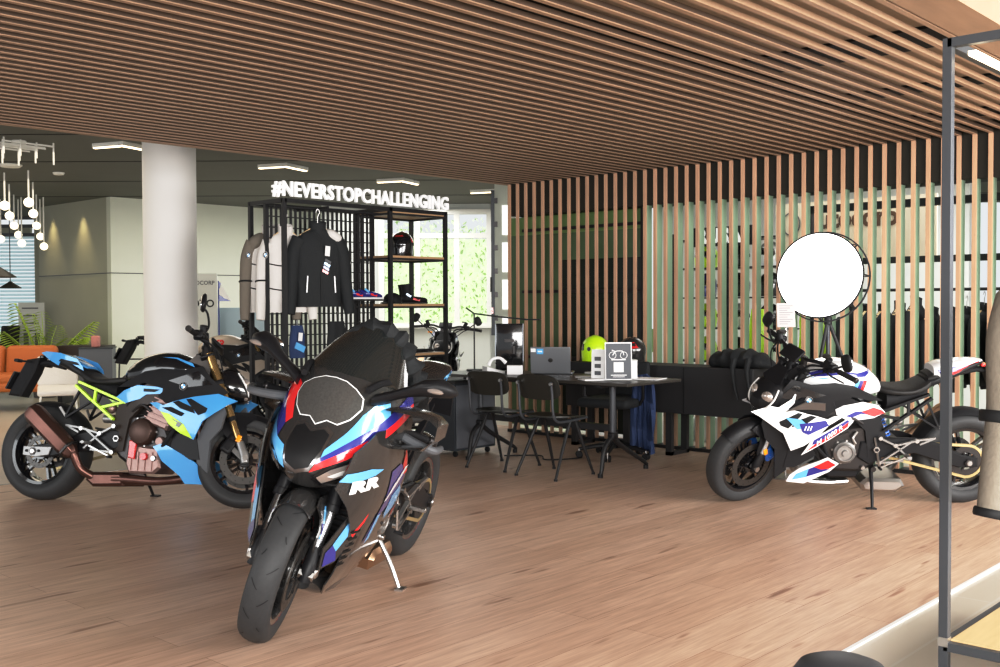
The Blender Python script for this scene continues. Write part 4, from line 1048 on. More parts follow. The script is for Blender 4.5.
leaves(mb, 14000, lambda k: plane_pt(random.uniform(-4.6, 2.1), 25.5+random.uniform(-.2, .3), random.uniform(-.1, 3.1+.3*math.sin(k))), ['foliage', 'foliage_pale', 'foliage_pale', 'foliage_pale'], .06)
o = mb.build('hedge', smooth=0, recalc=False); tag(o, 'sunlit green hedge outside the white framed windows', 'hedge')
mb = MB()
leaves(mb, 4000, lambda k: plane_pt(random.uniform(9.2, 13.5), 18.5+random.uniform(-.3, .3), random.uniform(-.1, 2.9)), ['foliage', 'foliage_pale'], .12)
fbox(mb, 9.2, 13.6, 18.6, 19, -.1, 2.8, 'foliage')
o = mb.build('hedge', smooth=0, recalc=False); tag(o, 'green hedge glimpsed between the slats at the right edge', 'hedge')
# ================================================================= THINGS
def at(px, py, dep):
    # photo position plus distance -> point in the room
    return plane_pt((px-500)/1052.8*dep, dep, 1.30+(305-.0042*(px-500)-py)/1052.8*dep)
def head(r, f): return math.atan2(f[1]-r[1], f[0]-r[0])
FACE = math.atan2(rgt.y, rgt.x)      # z rotation that makes local +x point right and -y face the camera side
naked((3.105, 7.047), head((3.105, 7.047), (3.829, 5.752)), 10, 29, 'blue', 'sky blue and lime green naked motorcycle parked in front of the white column')
naked((7.091, 2.461), head((7.091, 2.461), (6.167, 3.512)), 10, 30, 'white', 'white naked motorcycle with red and navy stripes parked before the slatted wall', .96)
superbike((3.655, 4.155), head((3.655, 4.155), (2.377, 3.456)), 14, 12, 'black carbon fully faired sport motorcycle with red and blue stripes, nearest in front')
naked((5.62, 10.35), head((5.62, 10.35), (6.50, 9.2)), 9, 22, 'beige', 'beige motorcycle with red lettering standing behind the rack left of the jackets')
b5 = naked((9.75, 10.2), head((9.75, 10.2), (8.75, 9.1)), 8, -10, 'white', 'white motorcycle standing far behind the rack, glimpsed between its shelves')

mat('shelf_wood', (.50, .33, .19), .5, noise=.2, nscale=5, stretch=(1, 8, 1))
mat('oak_light', (.62, .45, .25), .45, noise=.15, nscale=5, stretch=(1, 8, 1))
mat('jacket_black', (.018, .02, .022), .75, bump=.4, nscale=60)
mat('jacket_white', (.72, .69, .66), .75, bump=.3, nscale=60)
mat('jacket_beige', (.19, .165, .135), .8, bump=.4, nscale=50)
mat('navy_cloth', (.035, .06, .15), .85, bump=.4, nscale=50)
mat('charcoal_box', (.035, .042, .052), .5)
mat('sideboard_black', (.030, .030, .032), .55)
mat('table_top', (.05, .045, .04), .35)
mat('chair_ply', (.025, .024, .020), .4)
mat('paper', (.85, .85, .85), .6)
mat('neon', (.62, .95, .02), .35, coat=.6, emit=.12)
mat('leather', (.50, .17, .045), .5, bump=.2, nscale=40)
mat('leaf', (.50, .66, .10), .5, noise=.4, nscale=6)
mat('pot', (.10, .10, .10), .6)
mat('globe_glass', (1, .92, .78), .2, emit=1.7, ecol=(1, .86, .62))
mat('led', (1, .93, .8), .4, emit=3.0, ecol=(1, .80, .52))
mat('disc_glow', (1, 1, 1), .5, emit=3.2)
mat('cream_board', (.80, .70, .56), .6)
mat('brown_text', (.14, .08, .05), .6)
mat('screen_dark', (.02, .02, .02), .1, coat=1)
mat('grey_cabinet', (.13, .14, .16), .5)
mat('lamp_black', (.02, .018, .015), .35)
mat('pink_case', (.55, .25, .22), .5)
mat('sky_board', (.42, .52, .58), .6)

# ---------------------------------------------------------------- display rack
T = .018
X0, X1, X2, Y0, Y1, Y2 = 5.56, 6.80, 7.545, 7.70, 7.97, 8.21
rk = empty('display_rack', (X0, Y0, 0)); tag(rk, 'tall black metal display rack with mesh panel and wooden shelves', 'rack')
def rel(mb): return mb.xf(Matrix.Translation((-X0, -Y0, 0)))
mb = MB()
for x in (X0, X1, X2):
    for y in (Y0, Y2): mb.cbox((x-T, y-T, 0), (x+T, y+T, 2.25), 'black_frame')
for z in (.08, 2.232):
    for y in (Y0, Y2): mb.cbox((X0, y-T, z-T), (X2, y+T, z+T), 'black_frame')
    for x in (X0, X1, X2): mb.cbox((x-T, Y0, z-T), (x+T, Y2, z+T), 'black_frame')
rel(mb).build('rack_frame', rk, smooth=0)
mb = MB(); mb.cbox((X0-T, Y1-T, 0), (X0+T, Y1+T, 2.22), 'black_frame'); mb.cbox((X1-T, Y1-T, 0), (X1+T, Y1+T, 2.22), 'black_frame')
for k in range(23): x = X0+.055+k*.0535; mb.cbox((x-.011, Y1-.006, .1), (x+.011, Y1+.006, 2.2), 'black_frame')
for k in range(22): z = .15+k*.098; mb.cbox((X0, Y1-.011, z-.005), (X1, Y1+.003, z+.005), 'black_frame')
rel(mb).build('mesh_panel', rk, smooth=0)
mb = MB()
for k in range(9): x = X1+.06+k*.08; mb.cbox((x-.006, Y2-.006, 1.303), (x+.006, Y2+.006, 2.2), 'black_frame') if k < 2 else None
rel(mb).build('side_rods', rk, smooth=0)
for i, z in enumerate((.33, .81, 1.303, 1.775, 2.21)):
    mb = MB(); mb.cbox((X1, Y0, z-.012), (X2, Y2, z+.012), 'shelf_wood')
    for y in (Y0, Y2): mb.cbox((X1, y-T*.9, z-.03), (X2, y+T*.9, z-.011), 'black_frame')
    for x in (X1, X2): mb.cbox((x-T, Y0, z-.03), (x+T, Y2, z-.011), 'black_frame')
    rel(mb).build('shelf', rk, smooth=0)
mb = MB(); mb.cyl((6.05, Y0, 2.20), (6.05, Y2, 2.20), .012, 'black_frame'); mb.cyl((X0, 7.84, 2.19), (X1, 7.84, 2.19), .012, 'black_frame'); rel(mb).build('hanging_rail', rk)
vs, fs = glyphs('#NEVERSTOPCHALLENGING', .185, .005, 1.08, 'LEFT', .012)
mnx, mxx = min(v[0] for v in vs), max(v[0] for v in vs); mny, mxy = min(v[1] for v in vs), max(v[1] for v in vs)
sx = (7.575-5.425)/(mxx-mnx); sz = .15/(mxy-mny)
mb = MB(); mb.add([((v[0]-mnx)*sx, -v[2], (v[1]-mny)*sz) for v in vs], fs, 'white_text')
o = mb.build('lettering_sign', smooth=0); o.location = (5.43, Y0-.01, 2.253); tag(o, 'white raised capital lettering with a hash sign along the top of the black rack', 'sign')

# ---------------------------------------------------------------- garments
def jacket(name, main, shoulder, sc=1., badge=True, stripes=False, sleeve_hang=.06, piping=None):
    root = empty(name, (0, 0, 0)); mb = MB()
    # torso sections: z, half width, half depth
    tz = [(0, .245, .075), (.12, .235, .08), (.3, .235, .085), (.46, .25, .085), (.56, .235, .075), (.62, .17, .06), (.655, .085, .05)]
    rings = []
    for i in range(19):
        a = i/3; j = min(int(a), 5); t = a-j; z, w, d = [tz[j][k]+(tz[j+1][k]-tz[j][k])*t for k in range(3)]
        rings.append([V((math.cos(q)*w*(1+.02*math.sin(q*5+z*9)), math.copysign(abs(math.sin(q))**.8, math.sin(q))*d*(1+.10*math.sin(q*7+z*14)), z)) for q in [2*PI*k/30 for k in range(30)]])
    mb.loft(rings, main)
    if shoulder != main:
        for sd in (-1, 1): mb.ell((sd*.15, -.0, .585), (.105, .092, .06), shoulder, Euler((0, sd*.42, 0)), 18, 10, .8)
    mb.bar((0, -.088, .02), (0, -.082, .55), .008, .006, 'groove')
    if badge:
        pass
    if stripes:
        for k, c in enumerate(('grey_panel', 'lightblue', 'navy', 'red')):
            mb.bar((.04-.01*k, -.098, .40-.03*k), (.10-.01*k, -.094, .37-.03*k), .004, .022, c)
        for sd in (-1, 1): mb.bar((sd*.15, -.085, .12), (sd*.14, -.088, .26), .012, .01, 'white_text')
    if piping:
        for z in (.38, .18): mb.tube([V((math.cos(q)*.248, math.sin(q)*.096, z+.03*math.cos(q)**2)) for q in [PI+PI*k/14 for k in range(15)]], .005, piping, 6)
    body = mb.build('jacket_body', root)
    col = MB(); rg = []
    for z, w, d in ((.63, .09, .06), (.68, .085, .058), (.72, .09, .062)): rg.append([V((math.cos(q)*w, math.sin(q)*d, z+.015*math.sin(q))) for q in [2*PI*k/20 for k in range(20)]])
    col.loft(rg, main, cap=False); c = col.build('collar', root, recalc=False); so = c.modifiers.new('s', 'SOLIDIFY'); so.thickness = .008
    for sd in (-1, 1):
        mb = MB(); pts = [V((sd*.19, 0, .56)), V((sd*.25, -.01, .44)), V((sd*.275, -.02, .25)), V((sd*(.28+sleeve_hang*.3), -.04, .05)), V((sd*(.28+sleeve_hang*.5), -.05, -.06))]
        mb.tube(pts, [.085, .08, .068, .06, .05], shoulder if shoulder != main else main, 14, smooth=4, sy=.75)
        if piping: mb.lathe([(.075, 0), (.078, .006), (.075, .012)], pts[2], (0, .1, 1), piping, 14)
        if badge: roundel(mb, (sd*.245, -.085, .47), (sd*.25, -1, .1), .026)
        mb.build('sleeve', root)
    h = MB(); h.tube([(0, 0, .66), (0, 0, .76), (.02, 0, .80), (0, 0, .83), (-.02, 0, .80)], .004, 'steel', 6, smooth=4); h.bar((-.19, 0, .60), (0, 0, .70), .03, .014, 'oak_light'); h.bar((.19, 0, .60), (0, 0, .70), .03, .014, 'oak_light'); h.build('hanger', root)
    root.scale = (sc,)*3
    return root
def tagcard(root, loc, s=1.):
    mb = MB(); mb.box(loc, (.05*s, .003, .085*s), 'paper', Euler((0, .1, 0))); return mb.build('price_tag', root, smooth=0)
j = jacket('hanging_jacket', 'jacket_black', 'jacket_black', 1.0, False, True); j.location = (5.99, 7.78, 1.29); j.rotation_euler = (0, 0, -.30); j.scale = (.92, .9, 1.08)
mb = MB(); mb.ell((.16, .01, .60), (.10, .09, .05), 'jacket_white', Euler((0, .42, 0)), 18, 8, .8); mb.bar((.22, -.02, .56), (.31, -.02, .36), .03, .06, 'jacket_white'); mb.build('shoulder_panel', j); tagcard(j, (.06, -.112, .47)); tag(j, 'black riding jacket with small red and blue chest stripes, frontmost on the rack', 'jacket')
j = jacket('hanging_jacket', 'jacket_white', 'jacket_white', 1.0, True, False, .04, 'groove'); j.location = (5.74, 7.93, 1.24); j.rotation_euler = (0, 0, -.4); j.scale = (.8, .7, 1.1); tag(j, 'white riding jacket with black lines and round badge, directly behind the black jacket', 'jacket')
j = jacket('hanging_jacket', 'jacket_white', 'jacket_beige', 1.0, True, False, .02, 'groove'); j.location = (5.66, 8.06, 1.24); j.rotation_euler = (0, 0, -.5); j.scale = (.8, .7, 1.1); tag(j, 'pale riding jacket hanging leftmost beside the rack post', 'jacket')
def hung(name, label, cat, loc, m, w=.2, h=.45, rz=0, tagd=True, extra=None):
    root = empty(name, loc, rz, label, cat); mb = MB(); rings = []
    for i in range(9):
        z = -h*i/8; ww = w/2*(.7+.3*min(1, i/3)); rings.append([V((math.cos(q)*ww*(1+.04*math.sin(3*q+i)), math.sin(q)*.035*(1+.2*math.sin(5*q)), z)) for q in [2*PI*k/20 for k in range(20)]])
    mb.loft(rings, m)
    if extra:
        mb.bar((-w*.3, -.04, -h*.6), (w*.3, -.04, -h*.75), .01, .06, extra)
    mb.build('cloth', root); h_ = MB(); h_.tube([(0, 0, -.01), (0, 0, .06), (.015, .0, .08), (0, .0, .10)], .003, 'steel', 6, smooth=3); h_.build('hook', root)
    if tagd: tagcard(root, (0, -.05, -h*.35), .9)
    return root
hung('hanging_gloves', 'navy gloves with white tag hanging on the mesh below the pale jackets', 'gloves', (5.86, 7.93, 1.12), 'navy_cloth', .17, .30, extra='lightblue')
hung('hanging_trousers', 'dark trousers hanging on the mesh below the black jacket', 'trousers', (6.32, 7.93, 1.15), 'jacket_black', .26, .75, tagd=False)
hung('hanging_shirt', 'dark shirt with a gold edge hanging lowest right on the mesh panel', 'shirt', (6.60, 7.93, 1.05), 'navy_cloth', .24, .6, extra='gold_fork')

# ---------------------------------------------------------------- helmets and shelf items
def helmet(name, label, loc, rz, shell_m, visor='black_gloss', accent=None, sc=1., group=None):
    root = empty(name, loc, rz, label, 'helmet', group); mb = MB(); R_, C_ = [], []
    rings = []
    for i in range(13):
        a = PI*i/12-.62*PI/2*0; z = -.115+.25*i/12; t = (z-.0)/.135
        rr = math.sqrt(max(0.02, 1-max(-.85, t)**2)) if t > 0 else 1-.18*(-t)**1.5
        rings.append([V((math.cos(q)*.118*rr, math.sin(q)*.138*rr-(.022*(1 if math.sin(q) < 0 else 0)*max(0, -t)*-math.sin(q)), z+.12)) for q in [2*PI*k/28 for k in range(28)]])
    mb.loft(rings, shell_m); s_ = mb.build('helmet_shell', root, smooth=60)
    def S(u, v): q = u*1.05-PI/2; t = (v)/.135; rr = math.sqrt(1-t*t) if t > 0 else 1-.18*(-t)**1.5; return (math.cos(q)*.1205*rr, math.sin(q)*.1405*rr, v+.12)
    mb = MB(); mb.patch([(-1, .05), (-.6, .062), (0, .066), (.6, .062), (1, .05), (1.05, .0), (.8, -.03), (0, -.04), (-.8, -.03), (-1.05, 0)], S, visor, .02, .002); mb.cyl((-.122, .0, .125), (.122, 0, .125), .02, visor, 12, .003); mb.build('visor', root)
    mb = MB(); mb.patch([(-.45, -.06), (.45, -.06), (.35, -.095), (-.35, -.095)], S, 'black_matte', .02, .003)
    if accent:
        for sd in (-1, 1): mb.patch([(sd*1.2, .06), (sd*1.9, .09), (sd*2.2, .03), (sd*1.3, .02)], S, accent, .04, .002)
        mb.patch([(-.5, .08), (.5, .08), (.25, .115), (-.25, .115)], S, accent, .03, .002)
    mb.build('chin_vent', root); root.scale = (sc,)*3
    return root
helmet('motorcycle_helmet', 'black helmet with red accents on the top shelf of the rack', (7.16, 7.93, 1.789), FACE-.2, 'black_gloss', accent='red')
def shoe(mb, m, sole, o=(0, 0, 0), L=.27, hgt=.07, boot=0, accent=None):
    o = V(o); rings = []
    for i in range(11):
        t = i/10; x = -L/2+L*t; w = .030+.018*math.sin(PI*min(1, t*1.1))+.006*(t > .5); h = hgt*(1.15-.65*t**1.5) if not boot else hgt*(1.0-.45*t)
        if t > .93: h *= .7; w *= .7
        rings.append([o+V((x, math.cos(q)*w, .018+h*.5+math.sin(q)*h*.5)) for q in [2*PI*k/14 for k in range(14)]])
    mb.loft(rings, m); mb.rbox(o+V((0, 0, .010)), (L*1.02, .085, .02), sole, .009)
    if boot: mb.tube([o+V((-L*.28, 0, .05)), o+V((-L*.30, 0, boot*.6)), o+V((-L*.33, 0, boot))], [.052, .05, .058], m, 14, smooth=3)
    if accent: mb.bar(o+V((-.02, -.047, .05)), o+V((.05, -.045, .035)), .006, .02, accent[0]); mb.bar(o+V((-.09, -.055, .10)), o+V((-.04, -.05, .07)), .006, .02, accent[1])
for k, (x, y, rz) in enumerate(((7.30, 7.90, FACE+.2), (7.37, 8.02, FACE+.2))):
    mb = MB(); shoe(mb, 'black_matte', 'black_satin', (0, 0, 0), .26, .075, .20, ('red', 'lightblue')); o = mb.build('riding_boot'); o.location = (x, y, 1.316); o.rotation_euler = (0, 0, rz)
    tag(o, ('black riding boot with red and blue flash on the middle shelf, nearer of the pair', 'black riding boot on the middle shelf, farther of the pair')[k], 'boot')
def cap(label, loc, rz, m):
    root = empty('baseball_cap', loc, rz, label, 'cap'); mb = MB(); rings = [[V((math.cos(q)*r, math.sin(q)*r*1.1, z)) for q in [2*PI*k/22 for k in range(22)]] for r, z in ((.088, 0), (.09, .03), (.083, .065), (.06, .095), (.025, .11))]
    mb.loft(rings, m); mb.ell((0, 0, .11), (.008, .008, .005), m); mb.build('crown', root)
    mb = MB(); mb.ell((0, -.12, .012), (.078, .075, .008), m, Euler((.15, 0, 0)), 20, 8); mb.build('brim', root); return root
cap('black baseball cap on the middle rack shelf left of the boots', (7.0, 7.90, 1.316), FACE-.3, 'black_matte')
for k, (x, rz) in enumerate(((6.50, -.2), (6.68, -.2))):
    mb = MB(); shoe(mb, 'navy', 'paper', L=.24, accent=('red', 'lightblue')); o = mb.build('sneaker'); o.location = (x, 7.86, 1.36); o.rotation_euler = (0, 0, rz); tag(o, ('navy sneaker on the small mesh shelf, left one', 'navy sneaker on the small mesh shelf, right one beside the rack post')[k], 'shoe')
mb = MB(); mb.cbox((6.34, 7.76, 1.345), (6.80, 7.98, 1.36), 'black_frame'); o = mb.build('mesh_shelf', smooth=0); tag(o, 'small black shelf fixed to the mesh panel holding navy sneakers', 'shelf')
def gloves(label, loc, rz):
    root = empty('riding_glove', loc, rz, label, 'glove'); mb = MB(); mb.rbox((0, 0, .018), (.11, .10, .032), 'black_matte', .014); mb.rbox((-.09, 0, .018), (.09, .09, .03), 'black_matte', .014)
    for k in range(4): mb.tube([(.05, -.038+.025*k, .018), (.10+.012*(k in (1, 2)), -.04+.027*k, .018), (.135+.015*(k in (1, 2)), -.042+.028*k, .014)], [.013, .012, .010], 'black_matte', 8)
    mb.tube([(.0, -.05, .018), (.035, -.075, .018), (.07, -.085, .015)], [.014, .013, .011], 'black_matte', 8); mb.build('glove_body', root); return root
gloves('black riding glove lying on the lower rack shelf, left one', (7.12, 7.84, .823), .1); gloves('black riding glove lying on the lower rack shelf, right one', (7.36, 7.86, .823), .1)

# ---------------------------------------------------------------- desk group
DX0, DX1, DY0, DY1, DZ = 6.20, 6.91, 4.46, 6.50, .725
dk = empty('office_desk', ((DX0+DX1)/2, (DY0+DY1)/2, 0)); tag(dk, 'long dark table on splayed metal trestle legs in front of the slatted wall', 'desk')
mb = MB(); mb.rbox((0, 0, DZ-.011), (DX1-DX0, DY1-DY0, .022), 'table_top', .05, n=4); mb = MB(); mb.box((0, 0, DZ-.011), (DX1-DX0, DY1-DY0, .022), 'table_top'); mb.build('tabletop', dk, bevel=.004)
for ly in (-.70, .69):
    cx_ = -.10; mb = MB(); mb.tube([(cx_, ly, DZ-.02), (cx_, ly, .30)], .024, 'post_grey', 14)
    mb.rbox((cx_, ly, .30), (.07, .06, .06), 'black_satin', .015)
    for sd in (-1, 1): mb.tube([(cx_, ly, .30), (cx_+sd*.10, ly, .22), (.04+sd*.28, ly, .055), (.04+sd*.295, ly, .02)], [.022, .02, .016, .014], 'black_frame', 12, smooth=3); mb.cyl((.04+sd*.297, ly, 0), (.04+sd*.297, ly, .03), .02, 'black_satin', 12)
    mb.bar((-.28, ly, DZ-.035), (.28, ly, DZ-.035), .05, .025, 'black_frame'); mb.build('leg', dk)
mb = MB(); mb.bar((-.10, -.70, .36), (-.10, .69, .36), .04, .05, 'black_frame', up=(0, 0, 1)); mb.bar((0, -.66, DZ-.05), (0, .74, DZ-.05), .03, .04, 'black_frame'); mb.build('crossbar', dk)

def side_chair(loc, rz, label):
    root = empty('side_chair', loc, rz, label, 'chair')      # front is +x
    mb = MB()
    def seat(u, v): return (u*.20+.0, v*.205*(1-.06*(u < -.5)), .455+.012*u*u*(1 if u < 0 else -1)-.012*(1-v*v)+(-.02*(u-.8) if u > .8 else 0))
    poly = [(math.copysign(abs(math.cos(q))**.55, math.cos(q)), math.copysign(abs(math.sin(q))**.55, math.sin(q))) for q in [2*PI*k/28 for k in range(28)]]
    mb.patch(poly, seat, 'chair_ply', .2, thick=.012); mb.build('seat', root)
    mb = MB()
    def back(u, v): return (-.205-.05*v*.5-.035*(1-u*u)*1.0, u*.21, .685+v*.095)
    mb.patch(poly, back, 'chair_ply', .2, thick=.012); mb.build('backrest', root)
    for sd in (-1, 1):
        y = sd*.165
        for (bx, tx) in ((-.235, -.02), (.205, .035)):
            mb = MB(); mb.tube([(tx, y*.95, .43), (bx*.55+tx*.45, y*1.07, .20), (bx, y*1.2, .012)], [.014, .013, .010], 'black_frame', 10); mb.cyl((bx, y*1.2, 0), (bx, y*1.2, .016), .014, 'black_satin', 10); mb.build('leg', root)
        mb = MB(); mb.tube([(.17, y, .440), (-.10, y, .425), (-.19, y, .44), (-.225, y, .50), (-.235, y, .64), (-.25, y, .73)], .010, 'post_grey', 10, smooth=4); mb.cyl((-.262, y, .715), (-.235, y, .715), .011, 'steel', 10); mb.build('back_support', root)
    mb = MB(); mb.bar((.0, -.165, .43), (.0, .165, .43), .02, .015, 'black_frame'); mb.build('seat_rail', root)
    return root
side_chair((6.24, 5.70, 0), .05, 'dark plywood chair at the desk, left of the pair, beside the charcoal pedestal')
side_chair((6.19, 5.12, 0), -.02, 'dark plywood chair at the desk, right of the pair, beside the near table leg')

def office_chair(loc, rz, label):
    root = empty('swivel_chair', loc, rz, label, 'chair')
    mb = MB(); mb.rbox((0, 0, .475), (.48, .48, .08), 'jacket_black', .035); mb.build('seat', root)
    mb = MB(); mb.rbox((-.24, 0, .66), (.05, .42, .30), 'jacket_black', .024, Euler((0, -.12, 0))); mb.bar((-.20, 0, .44), (-.27, 0, .62), .05, .02, 'black_satin'); mb.build('backrest', root)
    mb = MB(); mb.cyl((0, 0, .10), (0, 0, .44), .025, 'chrome_dark', 16); mb.cyl((0, 0, .08), (0, 0, .24), .032, 'black_satin', 16); mb.build('gas_column', root)
    for k in range(5):
        q = 2*PI*k/5+.3; d = V((math.cos(q), math.sin(q), 0)); mb = MB(); mb.tube([V((0, 0, .11)), d*.15+V((0, 0, .10)), d*.30+V((0, 0, .075))], [.025, .02, .016], 'black_satin', 10); b = mb.build('base_leg', root)
        mb = MB(); n = V((-d.y, d.x, 0)); c = d*.30+V((0, 0, .03))
        for sd in (-1, 1): mb.cyl(c+n*sd*.008, c+n*sd*.026, .03, 'black_matte', 16, .004)
        mb.cyl(c, c+V((0, 0, .05)), .008, 'steel', 8); mb.build('castor', b)
    for sd in (-1, 1): mb = MB(); mb.tube([(.0, sd*.24, .46), (.02, sd*.28, .52), (.02, sd*.28, .66)], .014, 'black_satin', 10); mb.rbox((.02, sd*.28, .67), (.24, .06, .03), 'black_satin', .014); mb.build('armrest', root)
    return root
office_chair((7.22, 5.33, 0), PI+.15, 'black swivel office chair with castors behind the desk')
# navy garment over the chair / table edge
def drape(name, label, cat, pts, hgt, m, th=.02, folds=6):
    mb = MB(); n = len(pts)-1; rings = []
    for i in range(13):
        t = i/12; row = []
        for k in range(25):
            u = k/24; p = V(lerpl([V(q) for q in pts], u)); w = math.sin(u*folds*2*PI+i*.25)*.018*(.3+t); p = p+V((w, w*.5, -hgt*t*(1-.06*math.cos(u*5)))); p.x += .03*t*math.sin(u*3)
            row.append(p)
        rings.append(row)
    mb.loft(rings, m, closed=False); o = mb.build(name, recalc=False); so = o.modifiers.new('s', 'SOLIDIFY'); so.thickness = th; tag(o, label, cat); return o
drape('hanging_coat', 'navy blue coat hanging off the swivel chair behind the near table leg', 'coat', [(7.24, 5.16, .70), (7.30, 5.05, .72), (7.26, 4.96, .68)], .62, 'navy_cloth')

# pedestal
pd = empty('rolling_pedestal', (6.555, 6.525, 0)); tag(pd, 'charcoal pedestal cabinet on castors left of the desk', 'cabinet')
mb = MB(); mb.box((0, 0, .345), (.51, .39, .58), 'charcoal_box'); mb.build('cabinet_body', pd, bevel=.004)
mb = MB(); mb.box((0, -.198, .345), (.47, .006, .54), 'grey_cabinet'); mb.build('front_panel', pd, bevel=.002)
mb = MB(); mb.box((0, 0, .645), (.56, .44, .022), 'sideboard_black'); mb.build('cabinet_top', pd, bevel=.003)
for a in (-1, 1):
    for b in (-1, 1):
        mb = MB(); c = V((a*.2, b*.15, .025)); mb.cyl(c+V((-.012, 0, 0)), c+V((.012, 0, 0)), .025, 'black_matte', 14, .003); mb.cyl(c, c+V((0, 0, .035)), .01, 'steel', 8); mb.build('castor', pd)
# low sideboard in front of the slats
SB = empty('sideboard', (7.74, 5.15, 0)); tag(SB, 'long matt black sideboard standing against the slatted wall', 'sideboard')
mb = MB(); mb.cbox((-.16, -.93, .37), (.20, 1.0, .775), 'sideboard_black'); mb.build('body', SB, bevel=.004)
for y in (-.28, .36): mb = MB(); mb.cbox((-.166, y-.003, .38), (-.16, y+.003, .765), 'groove'); mb.build('door_gap', SB, smooth=0)
for y in (-.87, -.1, .35, .94):
    mb = MB(); mb.cbox((-.12, y-.03, 0), (-.08, y+.03, .37), 'sideboard_black'); mb.cbox((.12, y-.03, 0), (.16, y+.03, .37), 'sideboard_black'); mb.cbox((-.12, y-.03, 0), (.16, y+.03, .03), 'sideboard_black'); mb.build('leg', SB, smooth=0)
# black garment bundle on its right end
mb = MB(); rings = []
for i in range(22):
    t = i/21; y = 4.66-.60*t; r = .085*(math.sin(PI*min(1, .12+t*.95)))**.35*(1+.08*math.sin(i*1.7)); zc = .775+r*.80
    rings.append([V((7.72+math.cos(q)*r*1.5*(1+.05*math.sin(4*q+i*.8)), y, max(.777, zc+math.sin(q)*r*1.0*(1+.07*math.sin(5*q+i))))) for q in [2*PI*k/22 for k in range(22)]])
mb.loft(rings, 'jacket_black')
for (y0_, z1_) in ((4.40, .52), (4.27, .45)): mb.tube([(7.60, y0_, .85), (7.565, y0_, .76), (7.565, y0_-.02, .62), (7.56, y0_-.05, z1_)], [.03, .02, .012, .008], 'jacket_black', 8, smooth=3)
o = mb.build('folded_jacket'); tag(o, 'black jacket bundled on the right end of the sideboard, sleeve trailing down', 'jacket')
helmet('motorcycle_helmet', 'neon yellow helmet on the sideboard behind the desk papers', (7.70, 5.90, .777), FACE-2.2, 'neon', accent=None, sc=.95)
helmet('motorcycle_helmet', 'dark helmet with red trim on the sideboard behind the poster holder', (7.72, 5.50, .777), FACE-2.0, 'carbon', accent='red', sc=.92)

# on the desk
def ondesk(px, dep, dz=0): p = at(px, 380, dep); return (p.x, p.y, DZ+dz)
mn = empty('monitor', (6.66, 6.02, DZ+.001), FACE-.15, 'black portrait monitor seen from behind on the left end of the desk', 'monitor')
mb = MB(); mb.rbox((0, 0, .215), (.235, .025, .40), 'black_gloss', .01); mb.build('housing', mn); mb = MB(); mb.rbox((0, 0, .006), (.20, .16, .012), 'black_satin', .005); mb.bar((0, .03, .01), (0, .03, .20), .05, .02, 'black_satin'); mb.build('stand', mn)
mb = MB()
for sd in (-1, 1): mb.box((sd*.119, -.002, .215), (.006, .028, .40), 'mirror_glass')
mb.box((0, -.016, .27), (.08, .004, .025), 'dark_metal'); mb.box((.04, -.016, .19), (.02, .004, .07), 'dark_metal'); mb.build('trim', mn, smooth=0)
lp = empty('laptop', (6.68, 5.58, DZ+.001), FACE-.12, 'open silver grey laptop seen from behind with a blue sticker', 'laptop')
mb = MB(); mb.rbox((.02, .12, .009), (.33, .23, .016), 'grey_laptop' if 'grey_laptop' in MATS else mat('grey_laptop', (.30, .31, .33), .35, metal=.6), .006); mb.build('keyboard_base', lp)
mb = MB(); mb.box((0, -.03, .118), (.33, .008, .225), 'grey_laptop', Euler((.22, 0, 0))); mb.build('lid', lp, bevel=.003)
mb = MB(); rt = Euler((.22, 0, 0))
def onlid(x, z): return V((0, -.03, .118))+rt.to_matrix() @ V((x, -.0055, z))
mb.box(onlid(-.085, .075), (.055, .002, .045), 'lightblue', rt); mb.box(onlid(-.14, .085), (.04, .002, .03), 'paper', rt); mb.ell(onlid(0, 0), (.02, .002, .018), 'dark_metal', rt, 12, 6); mb.box(onlid(-.085, .075)+V((0, -.0015, 0)), (.035, .001, .012), 'paper', rt); mb.build('sticker', lp, smooth=0)
def box_obj(name, label, cat, loc, dim, m, rz=0, lid=None):
    mb = MB(); mb.box((0, 0, dim[2]/2), dim, m)
    if lid: mb.box((0, 0, dim[2]-.004), (dim[0]+.004, dim[1]+.004, .01), lid)
    o = mb.build(name, bevel=.002); o.location = loc; o.rotation_euler = (0, 0, rz); tag(o, label, cat); return o
box_obj('card_box', 'small white box on the desk between monitor and laptop', 'box', (6.48, 5.80, DZ+.001), (.13, .09, .075), 'paper', FACE)
ph = empty('desk_phone', (6.46, 6.02, DZ+.001), FACE+.3, 'white desk telephone with raised handset below the monitor', 'telephone')
mb = MB(); mb.prism([(-.08, 0), (.08, 0), (.08, .02), (-.08, .06)], -.07, .07, 'paper', ch=.006); mb.build('phone_base', ph); mb = MB(); mb.tube([(-.06, -.05, .07), (-.03, -.05, .12), (.04, -.05, .13), (.09, -.05, .09)], [.018, .012, .012, .018], 'paper', 10, smooth=4); mb.build('handset', ph)
for k, (px, dep, dz) in enumerate(((588, 8.35, 0), (594, 8.0, .0), (600, 8.75, .0))):
    box_obj('paper_stack', ('thin white papers on the desk right of the laptop, left stack', 'thin white papers on the desk right of the laptop, middle stack', 'thin white papers on the desk directly behind the leaflet stand')[k], 'papers', ondesk(px, dep, .001+dz), (.21, .15, .006+.004*k), 'paper', FACE+.3*k)
box_obj('paper_stack', 'loose white papers at the right end of the desk', 'papers', (6.70, 4.62, DZ+.001), (.21, .22, .008), 'paper', .2)
